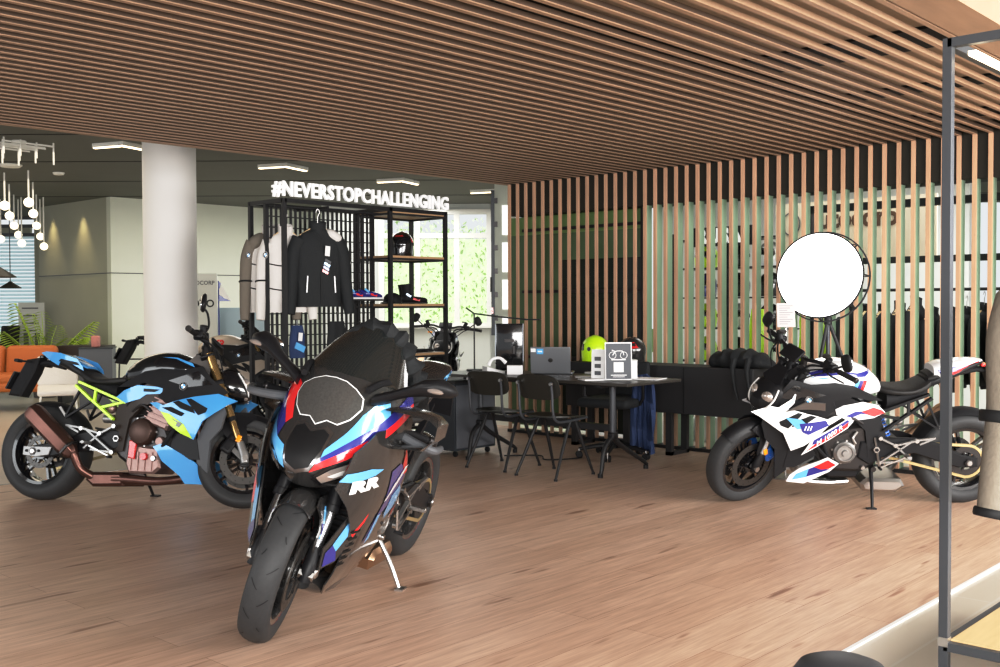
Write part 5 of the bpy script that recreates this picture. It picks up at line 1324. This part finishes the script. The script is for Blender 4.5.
# framed poster
po = empty('tabletop_poster', (6.46, 4.73, DZ+.001), FACE+.05, 'dark framed poster with a motorcycle picture standing on the desk', 'poster')
mb = MB(); rt = Euler((-.08, 0, 0)); mb.box((0, 0, .145), (.205, .008, .285), 'paper', rt); mb.build('poster_frame', po); mb = MB(); mb.box((0, -.006, .145), (.190, .004, .268), 'post_grey', rt)
P2 = lambda x, z: V((0, -.009, .145))+rt.to_matrix() @ V((x, 0, z))
for a, b in (((-.045, .045), .026), ((.04, .045), .026)): mb.lathe([(b-.005, 0), (b, 0)], P2(*a)+V((0, -.001, 0)), (0, -1, 0), 'paper', 20, closed=False) if 0 else mb.tube([P2(a[0]+math.cos(q)*b, a[1]+math.sin(q)*b) for q in [2*PI*k/16 for k in range(17)]], .0025, 'paper', 4)
mb.tube([P2(-.045, .045), P2(-.02, .075), P2(.02, .078), P2(.035, .07), P2(.04, .045)], .004, 'paper', 4, smooth=3); mb.tube([P2(-.05, .085), P2(-.02, .072)], .004, 'paper', 4); mb.box(P2(0, -.045), (.075, .002, .075), 'paper', rt)
mb.glyph('LOREM', lambda u, v, d: P2(u, v+.112)+V((0, -.001, 0)), 'paper', .02) if 0 else None
mb.box(P2(0, -.105), (.12, .002, .006), 'paper', rt); mb.box(P2(0, -.118), (.09, .002, .004), 'paper', rt); mb.box(P2(0, .012), (.11, .002, .008), 'paper', rt); mb.build('poster_print', po, smooth=0)
lf = empty('leaflet_stand', (6.44, 4.90, DZ+.001), FACE-.5, 'white leaflet holder left of the dark framed poster', 'leaflet holder')
mb = MB(); mb.box((0, 0, .115), (.11, .03, .23), 'paper', Euler((-.05, 0, 0))); mb.build('holder', lf)
for k in range(3): mb = MB(); mb.box((0, -.022, .05+.055*k), (.05, .003, .03), 'grey_panel'); mb.build('printed_picture', lf, smooth=0)
box_obj('card_box', 'white carton on the desk right of the dark framed poster', 'box', (6.62, 4.76, DZ+.001), (.13, .10, .15), 'paper', FACE+.1, 'wall_light')
# desk lamp
dl = empty('desk_lamp', (6.60, 6.38, DZ+.001)); tag(dl, 'thin black lamp arm rising over the monitor', 'lamp')
mb = MB(); mb.cyl((0, 0, 0), (0, 0, .015), .07, 'black_frame', 24, .003); mb.build('lamp_base', dl)
mb = MB(); mb.tube([(0, 0, .01), (0, 0, .50)], .007, 'black_frame', 8); mb.tube([(-.03, .07, .55), (0, 0, .50), (.10, -.22, .47), (.20, -.42, .45)], .007, 'black_frame', 8); mb.build('lamp_arm', dl)
mb = MB(); mb.rbox((.22, -.47, .448), (.05, .16, .012), 'black_frame', .005, Euler((0, 0, .42))); mb.build('lamp_head', dl)
mb = MB(); mb.tube([(6.62, 6.05, .012), (6.85, 5.85, .008), (6.70, 5.65, .008), (6.95, 5.5, .008), (7.1, 5.6, .01)], .006, 'black_matte', 6, smooth=6); o = mb.build('power_cable'); tag(o, 'black cable curling on the floor under the desk', 'cable')

# ---------------------------------------------------------------- round light on tripod and info card
tc = V((7.61, 3.60, 0)); rl = empty('round_softbox', (tc.x, tc.y, 0)); tag(rl, 'large glowing round white light with black rim standing behind the white motorcycle', 'light')
n_ = V((-math.cos(.20), -math.sin(.20), .10)).normalized(); c_ = V((-.12, -.02, 1.50))
mb = MB(); mb.lathe([(0, .012), (.30, .012), (.318, 0), (.30, -.004)], c_+n_*.12, n_, 'disc_glow', 64); mb.build('diffuser', rl)
mb = MB(); mb.lathe([(.312, .130), (.322, .128), (.322, .112), (.312, .112)], c_, n_, 'black_satin', 64, closed=True); mb.lathe([(.332, .008), (.342, .008), (.342, -.008), (.332, -.008)], c_, n_, 'black_satin', 64, closed=True)
a_ = n_.cross(V((0, 0, 1))).normalized(); b_ = n_.cross(a_)
for k in range(8): q = 2*PI*k/8; d_ = a_*math.cos(q)+b_*math.sin(q); mb.bar(c_+n_*.115+d_*.315, c_+d_*.337, .012, .008, 'black_satin'); mb.bar(c_+d_*.335, c_-n_*.14+d_*.05, .01, .008, 'black_satin')
mb.build('rim', rl)
mb = MB(); mb.rbox(c_-n_*.20, (.12, .12, .14), 'black_satin', .02); mb.tube([c_-n_*.2, V((0, 0, 1.38))], .015, 'black_frame', 10); mb.build('lamp_head', rl)
mb = MB(); mb.cyl((0, 0, .7), (0, 0, 1.42), .015, 'post_grey', 12); mb.cyl((0, 0, 1.14), (0, 0, 1.2), .03, 'black_satin', 12, .004); mb.build('centre_pole', rl)
for k in range(3):
    q = 2*PI*k/3+.95; mb = MB(); mb.tube([V((0, 0, 1.18)), V((math.cos(q)*.42, math.sin(q)*.42, .012))], [.014, .011], 'black_frame', 10); mb.bar((0, 0, .72), (math.cos(q)*.21, math.sin(q)*.21, .60), .012, .006, 'black_frame'); mb.build('leg', rl)
cd = empty('info_card_stand', (7.20, 3.60, 0)); tag(cd, 'slim stand holding a small white printed card behind the white motorcycle handlebar', 'card stand')
p = at(786, 316, 7.85); cd.location = (p.x, p.y, 0)
mb = MB(); mb.cyl((0, 0, 0), (0, 0, .012), .13, 'steel', 28, .003); mb.cyl((0, 0, .01), (0, 0, 1.12), .009, 'steel', 12); mb.build('pole', cd)
mb = MB(); R3 = (Matrix.Rotation(FACE, 3, 'Z') @ Euler((-.15, 0, 0)).to_matrix()); mb.box((0, 0, 1.215), (.135, .006, .18), mat('card_paper', (.55, .51, .5), .6), R3)
for k in range(9): mb.box(V((0, 0, 1.215))+R3 @ V((-.01*(k % 3), -.004, .07-.017*k)), (.10-.02*(k % 3), .002, .003), 'grey_panel', R3)
mb.build('card', cd, smooth=0)

# ---------------------------------------------------------------- foreground rack on the right
PX, PY = 3.575, 1.275
fr = empty('clothes_rack', (PX, PY, 0)); tag(fr, 'dark grey metal clothes rack with light oak shelf at the right edge, closest to us', 'rack')
mb = MB()
for (x, y) in ((0, 0), (1.0, 0), (0, -.75), (1.0, -.75)): mb.cbox((x-.015, y-.015, 0), (x+.015, y+.015, 2.17), 'post_grey')
for z in (2.155, .155):
    for y in (0, -.75): mb.cbox((0, y-.015, z-.015), (1, y+.015, z+.015), 'post_grey')
    for x in (0, 1.0): mb.cbox((x-.015, -.75, z-.015), (x+.015, 0, z+.015), 'post_grey')
mb.build('rack_frame', fr, bevel=.001, smooth=0)
mb = MB(); mb.cbox((.016, -.73, .158), (.985, -.016, .176), 'oak_light'); mb.build('shelf', fr, smooth=0)
mb = MB(); mb.cbox((.02, -.08, 2.11), (.98, -.055, 2.125), 'led'); mb.build('light_strip', fr, smooth=0)
mb = MB(); mb.cyl((.02, -.33, 2.0), (.98, -.33, 2.0), .012, 'post_grey'); mb.build('hanging_rail', fr)
mb = MB(); mb.box((-.001, -.0, .17), (.033, .033, .03), 'steel'); mb.build('joint_collar', fr, smooth=0)
j = jacket('hanging_jacket', 'jacket_beige', 'jacket_beige', 1.0, True, False, .20); j.location = (3.80, .83, 1.02); j.rotation_euler = (0, 0, FACE+.5)
p = at(1058, 320, 3.3); j.location = (p.x, p.y, .74)
for ch in j.children:
    if ch.name.startswith('sleeve'):
        pass
mb = MB(); mb.lathe([(.050, 0), (.053, .006), (.053, .02), (.050, .026)], (-.382, -.052, -.07), (.2, -.03, 1), 'groove', 16); mb.build('cuff', j); mb = MB(); mb.lathe([(.066, 0), (.069, .006), (.069, .03), (.066, .036)], (-.29, -.022, .20), (.12, 0, 1), 'groove', 18); mb.build('elbow_band', j)
tag(j, 'taupe riding jacket with round badge hanging at the right edge in front', 'jacket')
# dark rounded stool seat at the bottom edge
st = empty('stool', (0, 0, 0)); p = at(843, 667, 2.55); st.location = (p.x, p.y, 0); tag(st, 'dark padded stool just showing at the bottom edge', 'stool')
mb = MB(); sz_ = p.z+.01; mb.lathe([(0, sz_), (.07, sz_), (.10, sz_-.012), (.12, sz_-.04), (.12, sz_-.07), (0, sz_-.07)], (0, 0, 0), (0, 0, 1), 'post_grey', 40); mb.build('seat', st)
mb = MB(); mb.cyl((0, 0, .02), (0, 0, sz_-.07), .02, 'post_grey', 14); mb.cyl((0, 0, 0), (0, 0, .02), .16, 'post_grey', 30, .004); mb.build('pedestal', st)

# ---------------------------------------------------------------- ceiling lights
for k, (x, y, lab) in enumerate(((5.42, 10.0, 'L-shaped ceiling light just left of the column top'), (7.5, 10.15, 'L-shaped ceiling light above the lettering sign'), (9.4, 10.25, 'L-shaped ceiling light above the right end of the rack'), (11.2, 10.3, 'ceiling light at the left end of the slatted wall top'))):
    r = empty('ceiling_light', (x, y, 2.949), .35); r.scale = (.55, .55, 1); tag(r, lab, 'ceiling light'); mb = MB(); mb.box((.0, 0, -.02), (.84, .10, .04), 'window_frame'); mb.box((-.37, .35, -.02), (.10, .64, .04), 'window_frame'); mb.build('housing', r, smooth=0)
    mb = MB(); mb.box((.0, 0, -.045), (.80, .07, .012), 'led'); mb.box((-.37, .36, -.045), (.07, .60, .012), 'led'); mb.build('diffuser', r, smooth=0)

# ---------------------------------------------------------------- left background
GL = [(25, 457, 300), (47, 505, 355), (68, 552, 405), (88, 595, 455), (103, 635, 490), (139, 442, 290), (160, 495, 345), (175, 552, 405), (192, 603, 455), (208, 650, 500), (4, 615, 470)]
for k, (x, y, ty) in enumerate(GL):
    px, py, pt_ = x/4.76, 110+y/4.76, 110+ty/4.76; dep = min(16.2, 1.65*1052.8/(307-pt_))-(.35 if k in (4, 9) else 0); p = at(px+1.5, py, dep)
    r = empty('pendant_globe', p); tag(r, 'small glowing glass globe pendant on a thin white rod in the lounge cluster', 'pendant light', 'globe pendants hanging in the far left lounge')
    mb = MB(); mb.ell((0, 0, 0), (.058, .058, .058), 'globe_glass', None, 18, 12); mb.build('globe', r)
    mb = MB(); mb.cyl((0, 0, .055), (0, 0, 2.95-p.z), .011, 'window_frame', 8); mb.build('rod', r)
def cone_lamp(px, py, dep, s, label):
    p = at(px, py, dep); r = empty('pendant_lamp', p); tag(r, label, 'pendant light'); mb = MB(); mb.lathe([(.36*s, 0), (.30*s, .04*s), (.10*s, .17*s), (.04*s, .22*s), (.03*s, .21*s), (.29*s, .02*s), (.35*s, -.004)], (0, 0, 0), (0, 0, 1), 'lamp_black', 36, closed=True); mb.build('lamp_shade', r)
    mb = MB(); mb.lathe([(0, .01), (.31*s, .012), (0, .014)], (0, 0, 0), (0, 0, 1), 'globe_glass', 30); mb.build('diffuser', r); mb = MB(); mb.cyl((0, 0, .2*s), (0, 0, 2.95-p.z), .006, 'black_frame', 6); mb.build('cord', r)
cone_lamp(-6, 277, 12.5, .72, 'black cone pendant lamp at the left edge, larger of two'); cone_lamp(11, 288, 15, .42, 'small pale cone pendant lamp hanging behind the larger black one')
# rod chandelier
p = at(22, 128, 10.5); r = empty('rod_chandelier', (p.x, p.y, 2.60)); r.rotation_euler = (0, 0, .1); r.scale = (.75, .75, 1); tag(r, 'white chandelier of crossed thin rods hanging at the upper left', 'chandelier')
for k in range(6): mb = MB(); mb.bar((-.38+.04*(k % 3), -.28+.10*k, .30-.02*(k % 2)), (.32-.05*(k % 2), -.28+.10*k, .30-.02*(k % 2)), .016, .016, 'window_frame'); mb.build('arm', r, smooth=0)
for k in range(9): mb = MB(); mb.cyl((-.34+.085*k, -.25+.06*(k*3 % 8), .18-.03*(k % 3)), (-.34+.085*k, -.25+.06*(k*3 % 8), .34), .012, 'window_frame', 8); mb.build('light_rod', r)
mb = MB(); mb.cyl((0, 0, .30), (0, 0, .35), .09, 'window_frame', 24); mb.build('ceiling_rose', r)
for k, (px, py, rr, lab) in enumerate(((13, 166, .13, 'round white ceiling speaker above the pendants'), (61, 174, .07, 'small round smoke detector on the ceiling right of the pendants'))):
    dep = 1.64*1052.8/(307-py); p = at(px, py, dep); mb = MB(); mb.lathe([(0, -.03), (rr*.8, -.03), (rr, -.01), (rr, 0), (0, 0)], (0, 0, 0), (0, 0, 1), 'window_frame', 28); o = mb.build(('ceiling_speaker', 'smoke_detector')[k]); o.location = (p.x, p.y, 2.949); tag(o, lab, ('speaker', 'smoke detector')[k])
# sofa
p = at(-4, 392, 13.4); so_ = empty('sofa', (p.x, p.y, 0), FACE+.05, 'tan leather sofa on thin dark legs at the left edge', 'sofa')
mb = MB(); mb.rbox((0, 0, .30), (1.5, .75, .12), 'leather', .04); mb.build('seat_base', so_)
for sd in (-1, 1): mb = MB(); mb.rbox((sd*.33, -.05, .40), (.64, .64, .13), 'leather', .05); mb.build('seat_cushion', so_)
for sd in (-1, 1): mb = MB(); mb.rbox((sd*.33, .30, .60), (.64, .16, .40), 'leather', .06, Euler((-.15, 0, 0))); mb.build('back_cushion', so_)
for sd in (-1, 1): mb = MB(); mb.rbox((sd*.72, 0, .45), (.15, .78, .28), 'leather', .05); mb.build('armrest', so_)
for a in (-1, 1):
    for b in (-1, 1): mb = MB(); mb.cyl((a*.66, b*.3, 0), (a*.66, b*.3, .25), .014, 'black_frame', 10); mb.build('leg', so_)
# potted palm
p = at(44, 392, 15.2); pl = empty('potted_palm', (p.x, p.y, 0)); tag(pl, 'bright green potted palm beside the tan sofa', 'plant')
mb = MB(); mb.lathe([(0, 0), (.15, 0), (.19, .36), (.175, .36), (.165, .32), (0, .32)], (0, 0, 0), (0, 0, 1), 'pot', 28); mb.build('pot', pl)
for k in range(17):
    mb = MB(); q = k*2.4; el = random.uniform(.5, 1.35); L = random.uniform(.95, 1.35); d = V((math.cos(q), math.sin(q), 0)); pts = [V((0, 0, .32))+d*(L*t*math.cos(el)*.95)+V((0, 0, L*(t*math.sin(el)-.35*t*t*(1.2-el*.6)))) for t in [i/10 for i in range(11)]]
    mb.tube(pts, [.008, .003], 'leaf', 5); n2 = V((-d.y, d.x, 0))
    for i in range(2, 11):
        for t2 in (0, .5):
            if i+t2 > 10: continue
            c = lerpl(pts, (i+t2)/10); w_ = .20*math.sin(PI*min(.97, (i+t2)/11))+.04
            for sd in (-1, 1):
                tip = c+n2*sd*w_+d*w_*.55-V((0, 0, w_*.35)); m_ = c+(tip-c)*.5+V((0, 0, .01)); mb.add([c, m_+d*.028, tip, m_-d*.028], [(0, 1, 2, 3)], 'leaf')
    mb.build('frond', pl, recalc=False)
# info board, cabinet, speaker, side table, office chair back
p = at(32, 345, 16.9); ib = empty('information_board', (p.x, p.y, 0), FACE, 'grey information board with printed panels behind the palm', 'board')
mb = MB(); mb.box((0, 0, .98), (.42, .03, .78), 'wall_light'); mb.build('panel', ib, smooth=0)
for k in range(4): mb = MB(); mb.box((-.02, -.017, 1.28-.12*k), (.26-.04*(k % 2), .004, .02), 'grey_panel'); mb.build('printed_line', ib, smooth=0)
for k in (-1, 1): mb = MB(); mb.box((k*.09, -.017, .78), (.08, .004, .2), 'grey_panel'); mb.build('printed_picture', ib, smooth=0)
for sd in (-1, 1): mb = MB(); mb.cbox((sd*.18-.015, -.012, 0), (sd*.18+.015, .012, .62), 'post_grey'); mb.build('leg', ib, smooth=0)
p = at(97, 385, 13.6); gc = empty('low_cabinet', (p.x, p.y, 0), FACE+.25, 'blue grey low cabinet against the back wall left of the column', 'cabinet')
mb = MB(); mb.cbox((-.20, -.2, 0), (.20, .25, .76), 'grey_cabinet'); mb.build('cabinet_body', gc, smooth=0); mb = MB(); mb.cbox((-.21, -.21, .76), (.21, .26, .775), 'charcoal_box'); mb.build('cabinet_top', gc, smooth=0)
p = at(86, 385, 14.2); gc = empty('console_table', (p.x, p.y, 0), FACE, 'dark wooden console behind the blue motorcycle tail', 'table')
mb = MB(); mb.cbox((-.32, -.2, .64), (.32, .2, .78), 'frame_brown'); mb.build('tabletop', gc, smooth=0)
for a in (-1, 1): mb = MB(); mb.cbox((a*.28-.02, -.18, 0), (a*.28+.02, .18, .64), 'black_frame'); mb.build('leg', gc, smooth=0)
p = at(95.5, 347, 13.55); mb = MB(); mb.rbox((0, 0, .075), (.10, .09, .15), 'pink_case', .02); o = mb.build('pink_speaker'); o.location = (p.x, p.y, .777); o.rotation_euler = (0, 0, FACE); tag(o, 'small pink speaker on the blue grey low cabinet', 'speaker')
p = at(-6, 350, 16.5); ch_ = office_chair((p.x, p.y, 0), 2.2, 'black office chair behind the sofa at the left edge'); ch_.scale = (1.1, 1.1, 1.25)
p = at(57, 392, 11.6); tb = empty('lounge_chair', (p.x, p.y, 0), FACE+.4, 'pale lounge chair with white metal legs behind the blue motorcycle', 'chair')
mb = MB(); mb.rbox((0, 0, .38), (.42, .45, .06), 'jacket_white', .025, Euler((.1, 0, 0))); mb.build('seat', tb); mb = MB(); mb.rbox((0, .25, .58), (.42, .06, .34), 'jacket_white', .025, Euler((-.3, 0, 0))); mb.build('backrest', tb)
for a in (-1, 1):
    for b in (-1, 1): mb = MB(); mb.tube([(a*.17, b*.17, .36), (a*.21, b*.24, 0)], .013, 'window_frame', 8); mb.build('leg', tb)
p = at(131, 390, 12.4); tb = empty('wire_stand', (p.x, p.y, 0), FACE, 'thin black wire stand left of the column behind the motorcycle tank', 'stand')
for a in (-1, 1): mb = MB(); mb.tube([(a*.17, 0, .0), (a*.14, 0, .68)], .009, 'black_frame', 8); mb.build('leg', tb)
mb = MB(); mb.tube([(-.14, 0, .68), (.14, 0, .68)], .009, 'black_frame', 8); mb.build('rail', tb)
# poster with MOTO, flag, blue board
p = at(200, 300, 13.2); ps = empty('banner_stand', (p.x, p.y, 0), FACE, 'white banner printed with MOTO right of the column', 'banner')
mb = MB(); mb.box((0, 0, .90), (.44, .02, 1.62), 'wall_light'); mb.build('banner', ps, smooth=0); mb = MB(); mb.box((0, 0, .03), (.5, .2, .06), 'alu'); mb.build('foot', ps, smooth=0)
mb = MB(); mb.glyph('MOTO', lambda u, v, d: (u-.01, -.012, v+1.33), 'black_matte', .13, .002); mb.glyph('AUTOCORP', lambda u, v, d: (u, -.012, v+1.59), 'grey_panel', .07, .001); mb.build('lettering', ps, smooth=0)
p = at(219, 318, 12.6); fl = empty('pennant', (p.x, p.y, 0), FACE, 'blue and white pennant flag on a thin pole beside the white banner', 'flag')
mb = MB(); mb.cyl((0, 0, 0), (0, 0, 1.60), .008, 'navy', 8); mb.cyl((0, 0, 0), (0, 0, .015), .13, 'black_frame', 20); mb.build('pole', fl); mb = MB(); mb.prism([(.0, 1.60), (.03, 1.57), (.15, 1.36), (.005, 1.36)], -.003, .003, 'plain_white', ch=0.001); mb.prism([(.006, 1.44), (.07, 1.395), (.15, 1.36), (.006, 1.36)], -.006, .006, 'navy', ch=.001); mb.prism([(0, 1.60), (.028, 1.575), (.018, 1.52), (.0, 1.5)], -.006, .006, 'navy', ch=.001); mb.build('flag_cloth', fl, smooth=0)
p = at(228, 340, 13.4); bb = box_obj('display_board', 'pale blue low display board behind the beige motorcycle', 'board', (p.x, p.y, 0), (.95, .05, 1.28), 'sky_board', FACE)

# ---------------------------------------------------------------- shop behind the slats
bd = empty('shop_board', (9.55, 4.45, 0)); tag(bd, 'cream sign board with brown lettering behind the slatted wall', 'sign')
mb = MB(); mb.cbox((0, -.95, 1.72), (.03, .62, 2.28), 'cream_board'); mb.build('board', bd, smooth=0)
mb = MB(); a0 = AXY = None
mb.glyph('Autocorp', lambda u, v, d: (-.006, .32-u*1.0, 2.10+v*1.05), 'brown_text', .235, .009, align='LEFT')
mb.glyph('motorbike store', lambda u, v, d: (-.006, .30-u, 1.945+v), 'grey_panel', .06, .001, align='LEFT') if 0 else None
mb.build('lettering', bd, smooth=0)
mb = MB(); mb.tube([(-.008, .45+math.cos(q)*.09, 2.08+math.sin(q)*.11) for q in [2*PI*k/24 for k in range(25)]], .006, 'grey_panel', 5); mb.prism([(0, 0), (.06, 0), (.05, .05), (0, .07)], .42, .43, 'lightblue', ch=.001, fn=lambda a, b, y: (-.01, .38+a, 2.05+b)); mb.build('emblem', bd, smooth=0)
for k, y in enumerate((-.9, .58)): mb = MB(); mb.cbox((0.002, y-.02, 0), (.028, y+.02, 1.72), 'black_frame'); mb.build('leg', bd, smooth=0)
# shelves with helmets
hs = empty('helmet_shelving', (9.6, 5.75, 0)); tag(hs, 'black wire shelving holding helmets behind the slats left of the round light', 'shelving')
for y in (-.75, -.1, .55): mb = MB(); mb.cbox((0, y-.012, 0), (.025, y+.012, 2.05), 'black_frame'); mb.cbox((.36, y-.012, 0), (.385, y+.012, 2.05), 'black_frame'); mb.build('upright', hs, smooth=0)
for z in (.35, .70, 1.05, 1.37, 1.68, 1.98): mb = MB(); mb.cbox((0, -.75, z-.012), (.385, .55, z+.002), 'black_frame'); mb.build('shelf', hs, smooth=0)
mb = MB(); mb.glyph('RUSA', lambda u, v, d: (-.03, -.02-u, 2.0+v), 'white_text', .2, .012, spacing=1.1); mb.cbox((-.02, -.40, 1.90), (-.01, .36, 2.10), 'black_frame'); mb.build('shelf_sign', hs, smooth=0)
mcol = ['white_paint', 'black_gloss', 'neon', 'black_gloss', 'white_paint', 'neon', 'carbon', 'black_gloss', 'navy', 'white_paint', 'black_gloss', 'neon']
h0 = {}
i = 0
for z in (.702, 1.052, 1.372, 1.682):
    for y in (5.25, 5.62, 6.0):
        m_ = mcol[i]; lab = '%s helmet on the %s wire shelf behind the slats, %s' % ({'white_paint': 'white', 'black_gloss': 'glossy black', 'neon': 'neon yellow', 'carbon': 'dark carbon', 'navy': 'navy'}[m_], ('lowest filled', 'second', 'third', 'highest filled')[i//3], ('nearest the round light', 'in the middle', 'farthest left')[i % 3])
        if m_ in h0: o = copy_tree(h0[m_])
        else: o = h0[m_] = helmet('motorcycle_helmet', '', (0, 0, 0), 0, m_)
        o.location = (9.78, y, z); o.rotation_euler = (0, 0, -PI/2+random.uniform(-.5, .5)); tag(o, lab, 'helmet', 'helmets on the wire shelving behind the slats'); i += 1
# garment rail with black jackets
gr = empty('garment_rail', (9.4, 3.3, 0)); tag(gr, 'long black garment rail with dark jackets behind the slats right of the round light', 'clothes rail')
mb = MB(); mb.cyl((0, -.95, 1.42), (0, 1.0, 1.42), .014, 'black_frame')
for y in (-.95, .02, 1.0): mb.cyl((0, y, 0), (0, y, 1.42), .016, 'black_frame', 12); mb.cbox((-.25, y-.02, 0), (.25, y+.02, .03), 'black_frame')
mb.build('rail_frame', gr)
jb = jacket('hanging_jacket', 'jacket_black', 'jacket_black', 1.0, False, False, .02); names = ['first', 'second', 'third', 'fourth', 'fifth', 'sixth', 'seventh', 'eighth', 'ninth', 'tenth', 'eleventh', 'twelfth', 'thirteenth']
for k in range(13):
    o = jb if k == 0 else copy_tree(jb); o.location = (9.4, 4.2-.145*k, .60); o.rotation_euler = (0, 0, random.uniform(-.12, .12)); s_ = random.uniform(.92, 1.05); o.scale = (s_, .75, s_)
    tag(o, 'black jacket hanging on the garment rail behind the slats, %s from the round light' % names[k], 'jacket', 'black jackets on the garment rail behind the slats')
hv = hung('safety_vest', 'neon yellow safety vest hanging behind the slats under the round light', 'vest', (9.3, 4.52, 1.35), 'neon', .34, .6, PI/2, False)
hv2 = hung('safety_vest', 'neon yellow safety vest hanging behind the slats above the bundled jacket', 'vest', (9.3, 5.10, 1.25), 'neon', .26, .7, PI/2, False)
for h_ in (hv, hv2): z_ = h_.location.z; mb = MB(); mb.cyl((0, .05, -z_), (0, .05, .09), .012, 'black_frame', 10); mb.cyl((0, .05, -z_), (0, .05, -z_+.015), .14, 'black_frame', 24); mb.bar((0, .05, .085), (0, 0, .085), .01, .01, 'black_frame'); mb.build('stand_pole', h_)
for k in range(7):
    z = .12; o = box_obj('storage_box', 'white storage box on the floor behind the slats under the sideboard, %s from the left' % names[k], 'box', (8.75, 5.55-.26*k, 0), (.2, .2, .20+.03*(k % 3)), 'paper' if k % 2 else 'wall_light'); o['group'] = 'white boxes on the floor behind the slats'

# crumpled black garment over the tank of the nearest motorcycle
hd = head((3.655, 4.155), (2.377, 3.456)); MT = Matrix.Translation((3.655, 4.155, 0)) @ Matrix.Rotation(hd, 4, 'Z') @ Matrix.Rotation(-math.radians(14), 4, 'X')
pts = catmull([V(p_) for p_ in ((1.00, -.10, 1.10), (.99, -.05, 1.20), (.97, .03, 1.235), (.94, .10, 1.20), (.91, .155, 1.12), (.86, .185, 1.03), (.80, .17, .97))], 5)
mb = MB(); rings = []
for i, p_ in enumerate(pts):
    r_ = .045+.012*math.sin(i*1.9)+.008*math.sin(i*4.3); t_ = (pts[min(i+1, len(pts)-1)]-pts[max(0, i-1)]).normalized(); a1 = t_.cross(V((1, 0, 0))).normalized(); b1 = t_.cross(a1)
    rings.append([p_+a1*math.cos(q)*r_*(1+.15*math.sin(4*q+i))+b1*math.sin(q)*r_*1.3*(1+.12*math.sin(3*q-i)) for q in [2*PI*k/16 for k in range(16)]])
mb.loft(rings, 'jacket_black'); mb.xf(MT); o = mb.build('crumpled_scarf'); tag(o, 'crumpled black cloth lying over the tank behind the windshield of the front motorcycle', 'cloth')
# ================================================================= CAMERA AND LIGHT
cam = bpy.data.cameras.new('camera'); co = bpy.data.objects.new('camera', cam); COL.objects.link(co)
cam.sensor_width = 36; cam.lens = 1052.8/1000*36; cam.clip_start = .05; cam.clip_end = 200
def cam_matrix(yaw, p, r, H):
    F = V((math.cos(yaw)*math.cos(p), math.sin(yaw)*math.cos(p), math.sin(p))); R = V((math.sin(yaw), -math.cos(yaw), 0)); U = R.cross(F)
    R2 = R*math.cos(r)+U*math.sin(r); U2 = -R*math.sin(r)+U*math.cos(r)
    m = Matrix((R2, U2, -F)).transposed().to_4x4(); m.translation = V((0, 0, H)); return m
co.matrix_world = cam_matrix(.744, -.0271, -.0042, 1.30)
bpy.context.scene.camera = co
def area(name, loc, target, sx, sy, power, col=(1, 1, 1)):
    l = bpy.data.lights.new(name, 'AREA'); l.shape = 'RECTANGLE'; l.size = sx; l.size_y = sy; l.energy = power; l.color = col
    o = bpy.data.objects.new(name, l); COL.objects.link(o); o.location = loc
    o.rotation_euler = (V(target)-V(loc)).to_track_quat('-Z', 'Y').to_euler(); return o
def spot(name, loc, target, power, col, ang=50, blend=.6):
    l = bpy.data.lights.new(name, 'SPOT'); l.energy = power; l.color = col; l.spot_size = math.radians(ang); l.spot_blend = blend; l.shadow_soft_size = .05
    o = bpy.data.objects.new(name, l); COL.objects.link(o); o.location = loc; o.rotation_euler = (V(target)-V(loc)).to_track_quat('-Z', 'Y').to_euler(); return o
area('facade_light', (-1.5, -2.0, 1.75), (4.5, 5, .4), 6, 2.0, 640, (1, .98, .96))
area('side_light', (6.0, -2.2, 1.75), (6, 4.5, .9), 6, 2.0, 600, (1, .97, .95))
area('left_light', (-2.5, 6.5, 2.0), (4, 6.0, .3), 4, 2.5, 140, (.95, .98, 1))
area('back_room_light', (10.6, 3.8, 2.8), (10.6, 3.8, 0), 3.5, 5, 190, (1, 1, .97))
area('lounge_light', (3.8, 12.5, 2.85), (3.8, 12.5, 0), 5, 5, 130, (1, .88, .70))
area('rear_hall_light', (10, 11.5, 2.85), (10, 11.5, 0), 4, 4, 170, (1, .99, .95))
for (x, y) in ((7.56, 16.95), (7.56, 15.9)): spot('wall_washer', (x, y, 2.94), (7.64, y, 1.2), 42, (1, .80, .45), 62, .9)
w = bpy.data.worlds.new('world'); bpy.context.scene.world = w; w.use_nodes = True
bg = w.node_tree.nodes['Background']; bg.inputs[0].default_value = (.93, .97, 1, 1); bg.inputs[1].default_value = .85
sc = bpy.context.scene; sc.view_settings.view_transform = 'Standard'; sc.view_settings.look = 'None'; sc.view_settings.exposure = -.06
sc.view_settings.use_curve_mapping = True
cv = sc.view_settings.curve_mapping; c0 = cv.curves[3]
c0.points.new(.22, .175); c0.points.new(.70, .755); cv.update()
